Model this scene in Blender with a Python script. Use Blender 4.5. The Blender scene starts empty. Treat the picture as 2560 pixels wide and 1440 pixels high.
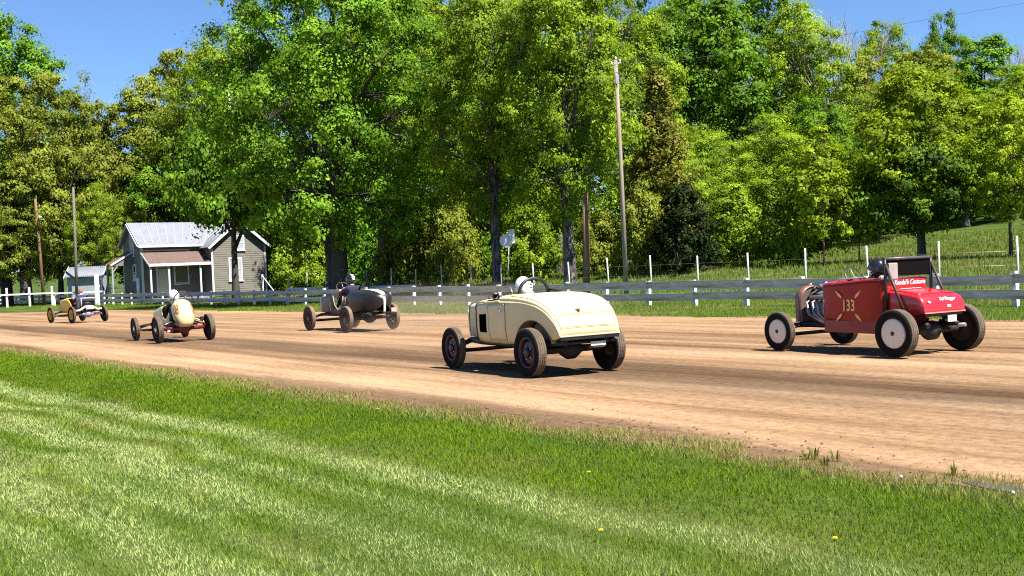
import bpy, bmesh, math, random
import numpy as np
from mathutils import Vector, Matrix, Euler

random.seed(7); RNG = np.random.default_rng(7)
scene = bpy.context.scene
COL = scene.collection
R = math.radians
PI = math.pi

# ------------------------------------------------------------------ camera
FPX, PIT, ROL, CAMH = 2811.3, R(1.0636), R(2.5202), 1.637      # focal length in photo pixels (2560 wide)
cd = bpy.data.cameras.new('camera'); cam = bpy.data.objects.new('camera', cd); COL.objects.link(cam)
cd.sensor_fit = 'HORIZONTAL'; cd.sensor_width = 36.0; cd.lens = 36.0 * FPX / 2560
cd.clip_start = 0.1; cd.clip_end = 4000
cam.matrix_world = Matrix.Translation((0, 0, CAMH)) @ Matrix.Rotation(PI/2 - PIT, 4, 'X') @ Matrix.Rotation(-ROL, 4, 'Z')
scene.camera = cam

# ------------------------------------------------------------------ sky and sun
SUN_AZ = Vector((0.77, -0.64, 0)).normalized(); SUN_EL = R(57)
SUN_DIR = Vector((SUN_AZ.x*math.cos(SUN_EL), SUN_AZ.y*math.cos(SUN_EL), math.sin(SUN_EL)))
wd = bpy.data.worlds.new('World'); scene.world = wd; wd.use_nodes = True
nt = wd.node_tree; bg = nt.nodes['Background']
sky = nt.nodes.new('ShaderNodeTexSky'); sky.sky_type = 'NISHITA'; sky.sun_disc = False
sky.sun_elevation = SUN_EL; sky.sun_rotation = math.atan2(SUN_AZ.x, SUN_AZ.y)
sky.altitude = 2500; sky.air_density = 1.0; sky.dust_density = 0.0; sky.ozone_density = 8.5
nt.links.new(sky.outputs[0], bg.inputs[0]); bg.inputs[1].default_value = 0.068
sl = bpy.data.lights.new('sun', 'SUN'); sl.energy = 5.0; sl.angle = R(0.53); sl.color = (1.0, 0.95, 0.87)
so = bpy.data.objects.new('sun', sl); COL.objects.link(so)
so.rotation_euler = (-SUN_DIR).to_track_quat('-Z', 'Y').to_euler()
scene.view_settings.view_transform = 'Standard'; scene.view_settings.look = 'None'
scene.view_settings.gamma = 1.0; scene.view_settings.exposure = 1.5
scene.render.engine = 'CYCLES'
scene.cycles.use_denoising = False; scene.cycles.filter_width = 1.1
scene.cycles.max_bounces = 6; scene.cycles.transparent_max_bounces = 6
scene.cycles.diffuse_bounces = 1; scene.cycles.glossy_bounces = 2; scene.cycles.transmission_bounces = 3
scene.cycles.caustics_reflective = False; scene.cycles.caustics_refractive = False

# ------------------------------------------------------------------ survey helpers (site plan measured from the photograph)
UD = np.array([-0.595, 0.8036]); ND = np.array([0.8036, 0.595])       # along the track / across it, away from the infield
def W(s, n, z=0.0): return Vector((s*UD[0] + n*ND[0], s*UD[1] + n*ND[1], z))
def ray(px, py):
    a, b = px-1280, py-720; c, s = math.cos(ROL), math.sin(ROL)
    u = a*c - b*s; v = a*s + b*c
    y, z, X = 1.0, -v/FPX, u/FPX
    Y = y*math.cos(PIT) + z*math.sin(PIT); Z = z*math.cos(PIT) - y*math.sin(PIT)
    return X/Y, Z/Y
def smooth(t): t = np.clip(t, 0, 1); return t*t*(3-2*t)
def terrain_sn(s, n):
    s = np.asarray(s, float); n = np.asarray(n, float)
    amp = 1 - 0.75*smooth((s-45)/40.0)
    z = 0.95*smooth((n-35)/9.0)*(1-0.8*smooth((s-55)/25.0)) + 2.5*smooth((n-50)/36.0)*amp
    z = z + np.clip(n-82, 0, 400)*0.13*(0.5 + 0.5*amp)
    z = np.minimum(z, 30)
    z = z + 0.10*np.sin(s*0.31+n*0.17)*smooth((n-38)/20.0)
    return z
def terrain_xy(x, y):
    return terrain_sn(x*UD[0]+y*UD[1], x*ND[0]+y*ND[1])
def P(px, Y, py=690):
    x = ray(px, py)[0]*Y
    return x, Y, float(terrain_xy(x, Y))

# ------------------------------------------------------------------ materials
MATS = {}
def nd(t, typ, **kw):
    n = t.nodes.new(typ)
    for k, v in kw.items(): setattr(n, k, v)
    return n
def ramp(t, stops, interp='LINEAR'):
    r = nd(t, 'ShaderNodeValToRGB'); r.color_ramp.interpolation = interp
    e = r.color_ramp.elements
    while len(e) < len(stops): e.new(0.5)
    for i, (p, c) in enumerate(stops):
        e[i].position = p; e[i].color = (c[0], c[1], c[2], 1) if not np.isscalar(c) else (c, c, c, 1)
    return r
def mix(t, fac, a, b, blend='MIX'):
    m = nd(t, 'ShaderNodeMix', data_type='RGBA', blend_type=blend)
    for sock, val in ((m.inputs[0], fac), (m.inputs[6], a), (m.inputs[7], b)):
        if hasattr(val, 'links') or hasattr(val, 'is_linked'): t.links.new(val, sock)
        elif np.isscalar(val): sock.default_value = val
        else: sock.default_value = (val[0], val[1], val[2], 1)
    return m.outputs[2]
def noise(t, vec, scale, detail=4, rough=0.55):
    n = nd(t, 'ShaderNodeTexNoise'); n.inputs['Scale'].default_value = scale
    n.inputs['Detail'].default_value = detail; n.inputs['Roughness'].default_value = rough
    if vec is not None: t.links.new(vec, n.inputs['Vector'])
    return n.outputs['Fac']
def mat(name, col, rough=0.6, metal=0.0, var=0.12, vscale=6.0, col2=None, c2lo=0.5, c2hi=0.62, c2scale=3.0, bump=0.0, bscale=30.0, coat=0.0, spec=0.5, stretch=None):
    """a procedural painted / wooden / rubber surface: noise-varied colour, second colour in worn patches, bump, uneven gloss"""
    if name in MATS: return MATS[name]
    m = bpy.data.materials.new(name); m.use_nodes = True; t = m.node_tree
    b = t.nodes['Principled BSDF']
    co = nd(t, 'ShaderNodeTexCoord').outputs['Object']
    if stretch:
        mp = nd(t, 'ShaderNodeMapping'); mp.inputs['Scale'].default_value = stretch; t.links.new(co, mp.inputs[0]); co = mp.outputs[0]
    f = noise(t, co, vscale, 5)
    r = ramp(t, [(0.3, [c*(1-var) for c in col]), (0.7, [min(1, c*(1+var)) for c in col])]); t.links.new(f, r.inputs[0])
    out = r.outputs[0]
    if col2 is not None:
        g = noise(t, co, c2scale, 6, 0.65); rr = ramp(t, [(c2lo, 0.0), (c2hi, 1.0)]); t.links.new(g, rr.inputs[0])
        out = mix(t, rr.outputs[0], out, col2)
    t.links.new(out, b.inputs['Base Color'])
    rr = ramp(t, [(0.3, max(0.02, rough*0.85)), (0.7, min(1, rough*1.15))]); t.links.new(f, rr.inputs[0]); t.links.new(rr.outputs[0], b.inputs['Roughness'])
    b.inputs['Metallic'].default_value = metal; b.inputs['Specular IOR Level'].default_value = spec
    if coat: b.inputs['Coat Weight'].default_value = coat; b.inputs['Coat Roughness'].default_value = 0.08
    if bump:
        h = noise(t, co, bscale, 6, 0.6); bp = nd(t, 'ShaderNodeBump'); bp.inputs['Strength'].default_value = bump; bp.inputs['Distance'].default_value = 0.02
        t.links.new(h, bp.inputs['Height']); t.links.new(bp.outputs[0], b.inputs['Normal'])
    MATS[name] = m; return m
def leaf_mat(name, dark, light, trans=0.35, hue_obj=0.12):
    """leaf: colour from the blade's own tint, some of the light passes through"""
    if name in MATS: return MATS[name]
    m = bpy.data.materials.new(name); m.use_nodes = True; t = m.node_tree
    for n in list(t.nodes): t.nodes.remove(n)
    at = nd(t, 'ShaderNodeAttribute'); at.attribute_name = 'tint'
    r = ramp(t, [(0.0, dark), (1.0, light)]); t.links.new(at.outputs['Fac'], r.inputs[0])
    oi = nd(t, 'ShaderNodeObjectInfo')
    vr = ramp(t, [(0.0, 1-hue_obj), (1.0, 1+hue_obj)]); t.links.new(oi.outputs['Random'], vr.inputs[0])
    c = mix(t, 1.0, r.outputs[0], vr.outputs[0], 'MULTIPLY')
    d = nd(t, 'ShaderNodeBsdfPrincipled'); d.inputs['Roughness'].default_value = 0.6; d.inputs['Specular IOR Level'].default_value = 0.10
    tr = nd(t, 'ShaderNodeBsdfTranslucent'); t.links.new(c, d.inputs['Base Color'])
    c2 = mix(t, 1.0, c, (1.25, 1.3, 0.5), 'MULTIPLY'); t.links.new(c2, tr.inputs['Color'])
    ms = nd(t, 'ShaderNodeMixShader'); ms.inputs[0].default_value = trans
    o = nd(t, 'ShaderNodeOutputMaterial')
    t.links.new(d.outputs[0], ms.inputs[1]); t.links.new(tr.outputs[0], ms.inputs[2]); t.links.new(ms.outputs[0], o.inputs[0])
    MATS[name] = m; return m
def col_mat(name, trans=0.3):
    """grass: colour stored per blade (green, clippings, straw)"""
    if name in MATS: return MATS[name]
    m = bpy.data.materials.new(name); m.use_nodes = True; t = m.node_tree
    for n in list(t.nodes): t.nodes.remove(n)
    at = nd(t, 'ShaderNodeAttribute'); at.attribute_name = 'col'
    d = nd(t, 'ShaderNodeBsdfPrincipled'); d.inputs['Roughness'].default_value = 0.6; d.inputs['Specular IOR Level'].default_value = 0.08
    tr = nd(t, 'ShaderNodeBsdfTranslucent'); t.links.new(at.outputs['Color'], d.inputs['Base Color'])
    t.links.new(at.outputs['Color'], tr.inputs['Color'])
    ms = nd(t, 'ShaderNodeMixShader'); ms.inputs[0].default_value = trans
    o = nd(t, 'ShaderNodeOutputMaterial')
    t.links.new(d.outputs[0], ms.inputs[1]); t.links.new(tr.outputs[0], ms.inputs[2]); t.links.new(ms.outputs[0], o.inputs[0])
    MATS[name] = m; return m

# ------------------------------------------------------------------ object helpers
def tag(o, label=None, cat=None, group=None, kind=None):
    if label: o['label'] = label
    if cat: o['category'] = cat
    if group: o['group'] = group
    if kind: o['kind'] = kind
    return o
def empty(name, loc=(0,0,0), rz=0.0, parent=None):
    o = bpy.data.objects.new(name, None); COL.objects.link(o); o.location = loc; o.rotation_euler = (0,0,rz)
    o.empty_display_size = 0.2
    if parent: o.parent = parent
    return o
def link(name, me, m=None, parent=None):
    o = bpy.data.objects.new(name, me); COL.objects.link(o)
    if m is not None and len(me.materials) == 0: me.materials.append(m)
    if parent: o.parent = parent
    return o
def np_mesh(name, V, quads=None, tris=None, attrs=None, smooth_shade=False):
    me = bpy.data.meshes.new(name); V = np.asarray(V, np.float32)
    me.vertices.add(len(V)); me.vertices.foreach_set('co', V.ravel())
    li = []; ls = []; tot = 0
    for F, k in ((quads, 4), (tris, 3)):
        if F is None or len(F) == 0: continue
        F = np.asarray(F, np.int32); li.append(F.ravel()); ls.append(tot + np.arange(len(F))*k); tot += F.size
    li = np.concatenate(li); ls = np.concatenate(ls).astype(np.int32)
    me.loops.add(len(li)); me.loops.foreach_set('vertex_index', li)
    me.polygons.add(len(ls)); me.polygons.foreach_set('loop_start', ls)
    if smooth_shade: me.polygons.foreach_set('use_smooth', np.ones(len(ls), bool))
    for nme, typ, arr in (attrs or []):
        a = me.attributes.new(nme, typ, 'POINT')
        a.data.foreach_set('color' if 'COLOR' in typ else 'value', np.asarray(arr, np.float32).ravel())
    me.update(calc_edges=True); return me
class MB:
    """collects shapes into one mesh"""
    def __init__(s): s.v = []; s.f = []; s.sm = []
    def add(s, verts, faces, smooth_f=False):
        o = len(s.v); s.v += [tuple(p) for p in verts]
        for f in faces: s.f.append([i+o for i in f]); s.sm.append(smooth_f)
        return s
    def box(s, c, d, rot=None):
        hx, hy, hz = d[0]/2, d[1]/2, d[2]/2
        vs = [Vector((x,y,z)) for x in (-hx,hx) for y in (-hy,hy) for z in (-hz,hz)]
        if rot is not None:
            M = Euler(rot).to_matrix(); vs = [M @ v for v in vs]
        vs = [v + Vector(c) for v in vs]
        return s.add(vs, [(0,1,3,2),(4,6,7,5),(0,4,5,1),(2,3,7,6),(0,2,6,4),(1,5,7,3)])
    def grid(s, fn, nu, nv, sm=True, flip=False):
        """fn(u,v) -> point, u,v in 0..1"""
        vs = [fn(i/nu, j/nv) for i in range(nu+1) for j in range(nv+1)]
        fs = []
        for i in range(nu):
            for j in range(nv):
                a = i*(nv+1)+j; q = (a, a+1, a+nv+2, a+nv+1); fs.append(q[::-1] if flip else q)
        return s.add(vs, fs, sm)
    def rings(s, rings, cap=True, sm=True, closed=True):
        n = len(rings[0]); vs = [p for r in rings for p in r]; fs = []
        for i in range(len(rings)-1):
            for j in range(n if closed else n-1):
                a = i*n+j; b = i*n+(j+1)%n; fs.append((a, b, b+n, a+n))
        s.add(vs, fs, sm)
        if cap and closed:
            o = len(s.v)-len(vs)
            s.f.append([o+j for j in range(n)][::-1]); s.sm.append(False)
            s.f.append([o+(len(rings)-1)*n+j for j in range(n)]); s.sm.append(False)
        return s
    def tube(s, pts, r, n=8, cap=True):
        pts = [Vector(p) for p in pts]; rr = r if hasattr(r, '__len__') else [r]*len(pts)
        rings = []; prev = None
        for i, p in enumerate(pts):
            d = (pts[min(i+1, len(pts)-1)] - pts[max(i-1, 0)])
            if d.length < 1e-9: d = Vector((0,0,1))
            d.normalize()
            ref = Vector((0,0,1)) if abs(d.z) < 0.9 else Vector((1,0,0))
            if prev is not None and prev.cross(d).length > 1e-4: ref = prev
            a = (ref - d*ref.dot(d)).normalized(); b = d.cross(a); prev = a
            rings.append([p + (a*math.cos(2*PI*k/n) + b*math.sin(2*PI*k/n))*rr[i] for k in range(n)])
        return s.rings(rings, cap)
    def lathe(s, prof, axis='X', c=(0,0,0), n=32, sm=True, cap=True):
        """prof: (axial, radius) list"""
        rings = []
        for a, r in prof:
            rg = []
            for k in range(n):
                t = 2*PI*k/n; p, q = r*math.cos(t), r*math.sin(t)
                v = (a, p, q) if axis == 'X' else ((p, a, q) if axis == 'Y' else (p, q, a))
                rg.append((v[0]+c[0], v[1]+c[1], v[2]+c[2]))
            rings.append(rg)
        return s.rings(rings, cap, sm)
    def ring_torus(s, c, R_, r, axis=(0,0,1), n=28, m=8, arc=(0, 2*PI)):
        ax = Vector(axis).normalized(); ref = Vector((1,0,0)) if abs(ax.x) < .9 else Vector((0,1,0))
        a = (ref-ax*ref.dot(ax)).normalized(); b = ax.cross(a); c = Vector(c)
        pts = [c + (a*math.cos(t)+b*math.sin(t))*R_ for t in [arc[0]+(arc[1]-arc[0])*k/n for k in range(n+1)]]
        return s.tube(pts, r, m)
    def mesh(s, name):
        me = bpy.data.meshes.new(name); me.from_pydata(s.v, [], s.f)
        me.polygons.foreach_set('use_smooth', np.array(s.sm, bool)); me.update(); return me
    def build(s, name, m, parent=None, bevel=0.0, fix=True):
        me = s.mesh(name)
        if fix or bevel:
            bm = bmesh.new(); bm.from_mesh(me)
            if fix: bmesh.ops.recalc_face_normals(bm, faces=bm.faces)
            if bevel:
                ed = [e for e in bm.edges if len(e.link_faces) == 2 and e.calc_face_angle(0) > 0.6]
                bmesh.ops.bevel(bm, geom=ed, offset=bevel, segments=2, profile=0.6, affect='EDGES', clamp_overlap=True)
            bm.to_mesh(me); bm.free()
        return link(name, me, m, parent)
def solid(o, th, offset=-1):
    md = o.modifiers.new('thickness', 'SOLIDIFY'); md.thickness = th; md.offset = offset; return o
def text_mesh(name, txt, size, m, parent, loc, xdir, ydir, extrude=0.002, shear=0.0, bold=0.0, stretch=1.0):
    cu = bpy.data.curves.new(name, 'FONT'); cu.body = txt; cu.size = size; cu.extrude = extrude; cu.shear = shear; cu.offset = bold
    cu.align_x = 'CENTER'; cu.align_y = 'CENTER'
    tmp = bpy.data.objects.new('tmp', cu); COL.objects.link(tmp)
    dg = bpy.context.evaluated_depsgraph_get(); me = bpy.data.meshes.new_from_object(tmp.evaluated_get(dg))
    bpy.data.objects.remove(tmp); bpy.data.curves.remove(cu)
    x = Vector(xdir).normalized(); y = Vector(ydir); y = (y - x*y.dot(x)).normalized(); z = x.cross(y)
    for v in me.vertices:
        c = v.co.copy(); v.co = Vector(loc) + x*c.x*stretch + y*c.y + z*c.z
    me.materials.clear(); return link(name, me, m, parent)

# ------------------------------------------------------------------ the ground
def pos_sn(t):
    """texture coordinates along / across the track"""
    g = nd(t, 'ShaderNodeNewGeometry'); mp = nd(t, 'ShaderNodeMapping'); mp.vector_type = 'POINT'
    mp.inputs['Rotation'].default_value = (0, 0, -math.atan2(UD[1], UD[0])); t.links.new(g.outputs['Position'], mp.inputs[0])
    return mp.outputs[0]         # x along, y across (negative n)
def scaled(t, v, sc):
    mp = nd(t, 'ShaderNodeMapping'); mp.inputs['Scale'].default_value = sc; t.links.new(v, mp.inputs[0]); return mp.outputs[0]
def dirt_mat():
    m = bpy.data.materials.new('track_dirt'); m.use_nodes = True; t = m.node_tree; b = t.nodes['Principled BSDF']
    p = pos_sn(t)
    a = noise(t, scaled(t, p, (0.045, 1.15, 1)), 1.0, 6, 0.62)          # long damp bands
    a2 = noise(t, scaled(t, p, (0.14, 3.2, 1)), 1.0, 6, 0.65)            # tyre streaks
    a3 = noise(t, scaled(t, p, (0.5, 0.9, 1)), 0.5, 4, 0.5)
    g = noise(t, p, 9.0, 6, 0.7)
    r1 = ramp(t, [(0.36, (0.305, 0.198, 0.117)), (0.51, (0.255, 0.156, 0.086)), (0.62, (0.165, 0.094, 0.048)), (0.76, (0.098, 0.054, 0.027))]); t.links.new(a, r1.inputs[0])
    r2 = ramp(t, [(0.34, 0.86), (0.5, 0.99), (0.64, 1.08)]); t.links.new(a2, r2.inputs[0])
    sp = nd(t, 'ShaderNodeSeparateXYZ'); t.links.new(p, sp.inputs[0])
    wv = noise(t, scaled(t, p, (0.10, 0.5, 1)), 1.0, 5, 0.6)
    m1 = nd(t, 'ShaderNodeMath', operation='MULTIPLY_ADD'); t.links.new(wv, m1.inputs[0]); m1.inputs[1].default_value = 2.4; m1.inputs[2].default_value = -1.2
    m2 = nd(t, 'ShaderNodeMath', operation='SUBTRACT'); t.links.new(m1.outputs[0], m2.inputs[0]); t.links.new(sp.outputs[1], m2.inputs[1])
    m3 = nd(t, 'ShaderNodeMath', operation='DIVIDE'); t.links.new(m2.outputs[0], m3.inputs[0]); m3.inputs[1].default_value = 26.0
    wet = ramp(t, [(6.5/26, .42), (7.2/26, .52), (7.6/26, .62), (7.9/26, 1.15), (9.0/26, 1.12), (9.9/26, .72), (10.3/26, .80), (10.8/26, .44), (11.9/26, .46), (12.7/26, .92), (14.6/26, 1.0), (15.2/26, .75), (15.8/26, .98), (18.2/26, .82), (19/26, 1.0)]); t.links.new(m3.outputs[0], wet.inputs[0])
    c = mix(t, 1.0, r1.outputs[0], r2.outputs[0], 'MULTIPLY'); c = mix(t, 1.0, c, wet.outputs[0], 'MULTIPLY')
    r3 = ramp(t, [(0.3, 0.85), (0.7, 1.15)]); t.links.new(a3, r3.inputs[0]); c = mix(t, 1.0, c, r3.outputs[0], 'MULTIPLY')
    r4 = ramp(t, [(0.32, 0.66), (0.5, 1.0), (0.68, 1.25)]); t.links.new(g, r4.inputs[0]); c = mix(t, 1.0, c, r4.outputs[0], 'MULTIPLY')
    t.links.new(c, b.inputs['Base Color']); b.inputs['Roughness'].default_value = 0.95; b.inputs['Specular IOR Level'].default_value = 0.1
    h = noise(t, scaled(t, p, (1.2, 3, 1)), 3.0, 8, 0.7); h2 = noise(t, p, 30.0, 5, 0.7)
    hm = nd(t, 'ShaderNodeMath', operation='ADD'); t.links.new(h, hm.inputs[0]); t.links.new(h2, hm.inputs[1])
    bp = nd(t, 'ShaderNodeBump'); bp.inputs['Strength'].default_value = 0.55; bp.inputs['Distance'].default_value = 0.03
    t.links.new(hm.outputs[0], bp.inputs['Height']); t.links.new(bp.outputs[0], b.inputs['Normal'])
    return m
def soil_mat(name, c1, c2, c3, sc=(0.25, 0.5, 1), bump=0.5):
    m = bpy.data.materials.new(name); m.use_nodes = True; t = m.node_tree; b = t.nodes['Principled BSDF']
    p = pos_sn(t); a = noise(t, scaled(t, p, sc), 1.0, 6, 0.6); g = noise(t, p, 12.0, 6, 0.7)
    r1 = ramp(t, [(0.36, c1), (0.5, c2), (0.64, c3)]); t.links.new(a, r1.inputs[0])
    r4 = ramp(t, [(0.3, 0.65), (0.7, 1.3)]); t.links.new(g, r4.inputs[0]); c = mix(t, 1.0, r1.outputs[0], r4.outputs[0], 'MULTIPLY')
    t.links.new(c, b.inputs['Base Color']); b.inputs['Roughness'].default_value = 0.95; b.inputs['Specular IOR Level'].default_value = 0.1
    bp = nd(t, 'ShaderNodeBump'); bp.inputs['Strength'].default_value = bump; bp.inputs['Distance'].default_value = 0.05
    t.links.new(g, bp.inputs['Height']); t.links.new(bp.outputs[0], b.inputs['Normal'])
    return m
# terrain: one sheet to the horizon, finer near the site
sa = np.concatenate([np.linspace(-900, -40, 14), np.linspace(-30, 200, 93), np.linspace(215, 1500, 18)])
na = np.concatenate([np.linspace(-900, -25, 12), np.linspace(-20, 34, 12), np.linspace(36, 140, 80), np.linspace(150, 1500, 22)])
S, Nn = np.meshgrid(sa, na, indexing='ij'); Z = terrain_sn(S, Nn)
V = np.stack([S*UD[0]+Nn*ND[0], S*UD[1]+Nn*ND[1], Z], -1).reshape(-1, 3)
i = np.arange(len(sa)-1)[:, None]*len(na) + np.arange(len(na)-1)[None]
Q = np.stack([i, i+1, i+len(na)+1, i+len(na)], -1).reshape(-1, 4)[:, ::-1]
gm = soil_mat('turf_soil', (0.030, 0.055, 0.007), (0.045, 0.075, 0.010), (0.085, 0.100, 0.024))
ground = link('ground', np_mesh('ground', V, Q, smooth_shade=True), gm); tag(ground, 'green turf ground of the fairground and the hillside behind', kind='structure')
# dirt track: sheet with ragged grass edges, shallow ruts
def edge_wob(s, k): return 0.12*math.sin(s*1.9+k)+0.09*math.sin(s*4.7+2*k)+0.06*math.sin(s*11.3+k*3)
ss = np.concatenate([np.linspace(-30, 0, 30), np.linspace(0.1, 40, 320), np.linspace(40.5, 110, 140)])
fs = np.concatenate([np.linspace(0, 0.12, 9), np.linspace(0.14, 1, 44)])
TV = []
for s in ss:
    n0 = 6.85 + edge_wob(s, 0.3); n1 = float(np.interp(s, [-30, 55, 72, 84, 95, 110], [23.3, 23.1, 22.5, 18.2, 13.5, 8.5])) + 2*edge_wob(s*0.5, 1.7)
    n0 = min(n0, n1-0.3)
    for f in fs:
        n = n0 + (n1-n0)*f
        z = 0.004 + 0.012*max(0, math.sin(n*2.1+0.3*math.sin(s*0.07)))*min(1, f*8)*min(1, (1-f)*12)
        TV.append(W(s, n, z))
i = np.arange(len(ss)-1)[:, None]*len(fs) + np.arange(len(fs)-1)[None]
Q = np.stack([i, i+1, i+len(fs)+1, i+len(fs)], -1).reshape(-1, 4)[:, ::-1]
track = link('dirt_track', np_mesh('dirt_track', TV, Q, smooth_shade=True), dirt_mat())
tag(track, 'tan dirt oval race track with darker damp streaks', kind='structure')
# the puddle at the end of the muddy edge
pm = bpy.data.materials.new('puddle_water'); pm.use_nodes = True; pb = pm.node_tree.nodes['Principled BSDF']
pb.inputs['Base Color'].default_value = (0.10, 0.085, 0.07, 1); pb.inputs['Roughness'].default_value = 0.06; pb.inputs['IOR'].default_value = 1.33; pb.inputs['Specular IOR Level'].default_value = 1.0
px_, py_ = ray(2515, 1222); tt = -CAMH/py_; pc = Vector((px_*tt, tt, 0.009))
pu = MB(); pu.add([pc] + [pc + Vector((UD[0]*math.cos(a)*0.34*(1+.2*math.sin(3*a))+ND[0]*math.sin(a)*0.10, UD[1]*math.cos(a)*0.34*(1+.2*math.sin(3*a))+ND[1]*math.sin(a)*0.10, 0)) for a in [2*PI*k/28 for k in range(28)]], [(0, k+1, (k+1) % 28+1) for k in range(28)])
tag(pu.build('puddle', pm), 'small puddle reflecting the blue sky at the grass edge', kind='structure')
# ------------------------------------------------------------------ grass (real blades)
def blades(name, pts, h, w, cols, lean=0.45, zbase=None, seed=1, simple=False):
    g = np.random.default_rng(seed); n = len(pts)
    a = g.uniform(0, 2*PI, n); d = np.stack([np.cos(a), np.sin(a)], -1)
    la = g.uniform(0, 2*PI, n); ld = np.stack([np.cos(la), np.sin(la)], -1)*(g.uniform(0.1, 1, n)*lean)[:, None]
    z0 = np.zeros(n) if zbase is None else zbase
    b = np.column_stack([pts, z0-0.003])
    def off(p, k, zz, ww):
        q = p.copy(); q[:, :2] += ld*(h*k)[:, None]; q[:, 2] += zz; L = q.copy(); L[:, :2] -= d*ww[:, None]/2; Rr = q.copy(); Rr[:, :2] += d*ww[:, None]/2; return L, Rr
    l0, r0 = off(b, 0*h, 0*h, w); l1, r1 = off(b, 0.35+0*h, 0.62*h, w*0.8); t0, _ = off(b, 1+0*h, h*g.uniform(.75, 1, n), 0*w)
    if simple is not False:
        k = np.arange(n)*3; V = np.stack([l0, r0, t0], 1).reshape(-1, 3); C = np.repeat(np.column_stack([cols, np.ones(n)]), 3, 0)
        return link(name, np_mesh(name, V, None, np.stack([k, k+1, k+2], -1), [('col', 'FLOAT_COLOR', C)]), col_mat('grass_blades'))
    V = np.stack([l0, r0, l1, r1, t0], 1).reshape(-1, 3); k = np.arange(n)*5
    Q = np.stack([k, k+1, k+3, k+2], -1); T = np.stack([k+2, k+3, k+4], -1)
    C = np.repeat(np.column_stack([cols, np.ones(n)]), 5, 0)
    return link(name, np_mesh(name, V, Q, T, [('col', 'FLOAT_COLOR', C)]), col_mat('grass_blades'))
def vnoise(x, y, seed=0):
    """cheap smooth value noise"""
    g = np.random.default_rng(seed); T = g.uniform(0, 1, (64, 64))
    xi, yi = np.floor(x).astype(int), np.floor(y).astype(int); fx, fy = smooth(x-xi), smooth(y-yi)
    t = lambda a, b: T[a % 64, b % 64]
    return (t(xi, yi)*(1-fx)+t(xi+1, yi)*fx)*(1-fy) + (t(xi, yi+1)*(1-fx)+t(xi+1, yi+1)*fx)*fy
def sn_xy(s, n): return np.column_stack([s*UD[0]+n*ND[0], s*UD[1]+n*ND[1]])
g = np.random.default_rng(11)
M = 1500000
D = g.uniform(4.3, 47, M); A = g.uniform(-R(37), R(36), M); X = D*np.sin(A); Y = D*np.cos(A)
s = X*UD[0]+Y*UD[1]; n = X*ND[0]+Y*ND[1]
edge = 7.12 + 0.14*np.sin(s*1.9+.3)+0.1*np.sin(s*4.7+.6)+0.15*(vnoise(s*3, n*0+3)-.5)
ok = n < edge + 0.25*g.uniform(0, 1, M)**4
s, n, X, Y, D = s[ok], n[ok], X[ok], Y[ok], D[ok]; n_b = len(s)
# colour: mown stripes with pale clippings, clumps of darker and yellower grass, straw at the ragged edge
wn = n + 0.55*(vnoise(s*0.22+3, n*0.15, 3)-.5) + 0.35*(vnoise(s*0.9, n*0.8, 9)-.5) - np.clip(s-11, 0, 9)*-0.055
band = np.zeros(n_b)
for c0, wd_, am in ((4.55, .22, 1.0), (3.9, .16, .5), (3.25, .22, .95), (2.6, .15, .5), (2.05, .26, 1.0), (1.4, .2, .6), (0.8, .3, .9), (-.3, .45, .8), (-1.6, .5, .8), (-3, .6, .8), (-4.6, .7, .8)): band = np.maximum(band, am*np.exp(-((wn-c0)/wd_)**2))
pale = np.clip(band*(0.45+0.9*vnoise(s*0.55+2, n*1.1, 4)) + 0.35*smooth((vnoise(s*.9, n*1.3, 14)-.58)/.25)*smooth((4.6-n)/2), 0, 1)*smooth((5.6-n)/.8)
clump = vnoise(s*1.7, n*1.7, 5); fine = g.uniform(0, 1, n_b)
dk = np.array([0.060, 0.118, 0.004]); lt = np.array([0.160, 0.245, 0.009]); pl = np.array([0.43, 0.49, 0.17]); st = np.array([0.36, 0.30, 0.11])
c = dk + (lt-dk)*(0.6*clump+0.4*fine)[:, None]
pm_ = np.clip(pale*(0.65+0.8*fine), 0, 1)*(0.78+0.6*vnoise(s*2.3, n*3.1, 6)); c = c*(1-np.clip(pm_, 0, .9)[:, None]) + pl*np.clip(pm_, 0, .9)[:, None]
brown = smooth((vnoise(s*0.8+9, n*1.3, 8)-0.62)/0.2)*0.5*g.uniform(0, 1, n_b); c = c*(1-brown[:, None]) + np.array([0.17, 0.15, 0.05])*brown[:, None]
em = smooth((n-6.35)/0.6)*g.uniform(0.2, 1, n_b); c = c*(1-em[:, None]) + st*em[:, None]
c *= g.uniform(0.75, 1.25, n_b)[:, None]
h = (0.030 + 0.022*clump)*g.uniform(0.6, 1.3, n_b)*(1-0.25*pale); h = np.where(n > 6.5, h*g.uniform(0.7, 1.9, n_b), h)
w = 0.0050*np.clip(D/6.0, 1, 4.5)**0.9*g.uniform(0.7, 1.4, n_b)
lawn = blades('mown_grass', np.column_stack([X, Y]), h, w, c, 0.8, seed=12, simple=True)
tag(lawn, 'short mown green grass of the infield with pale clipping stripes', 'grass', kind='stuff')
print('lawn blades', n_b)
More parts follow.
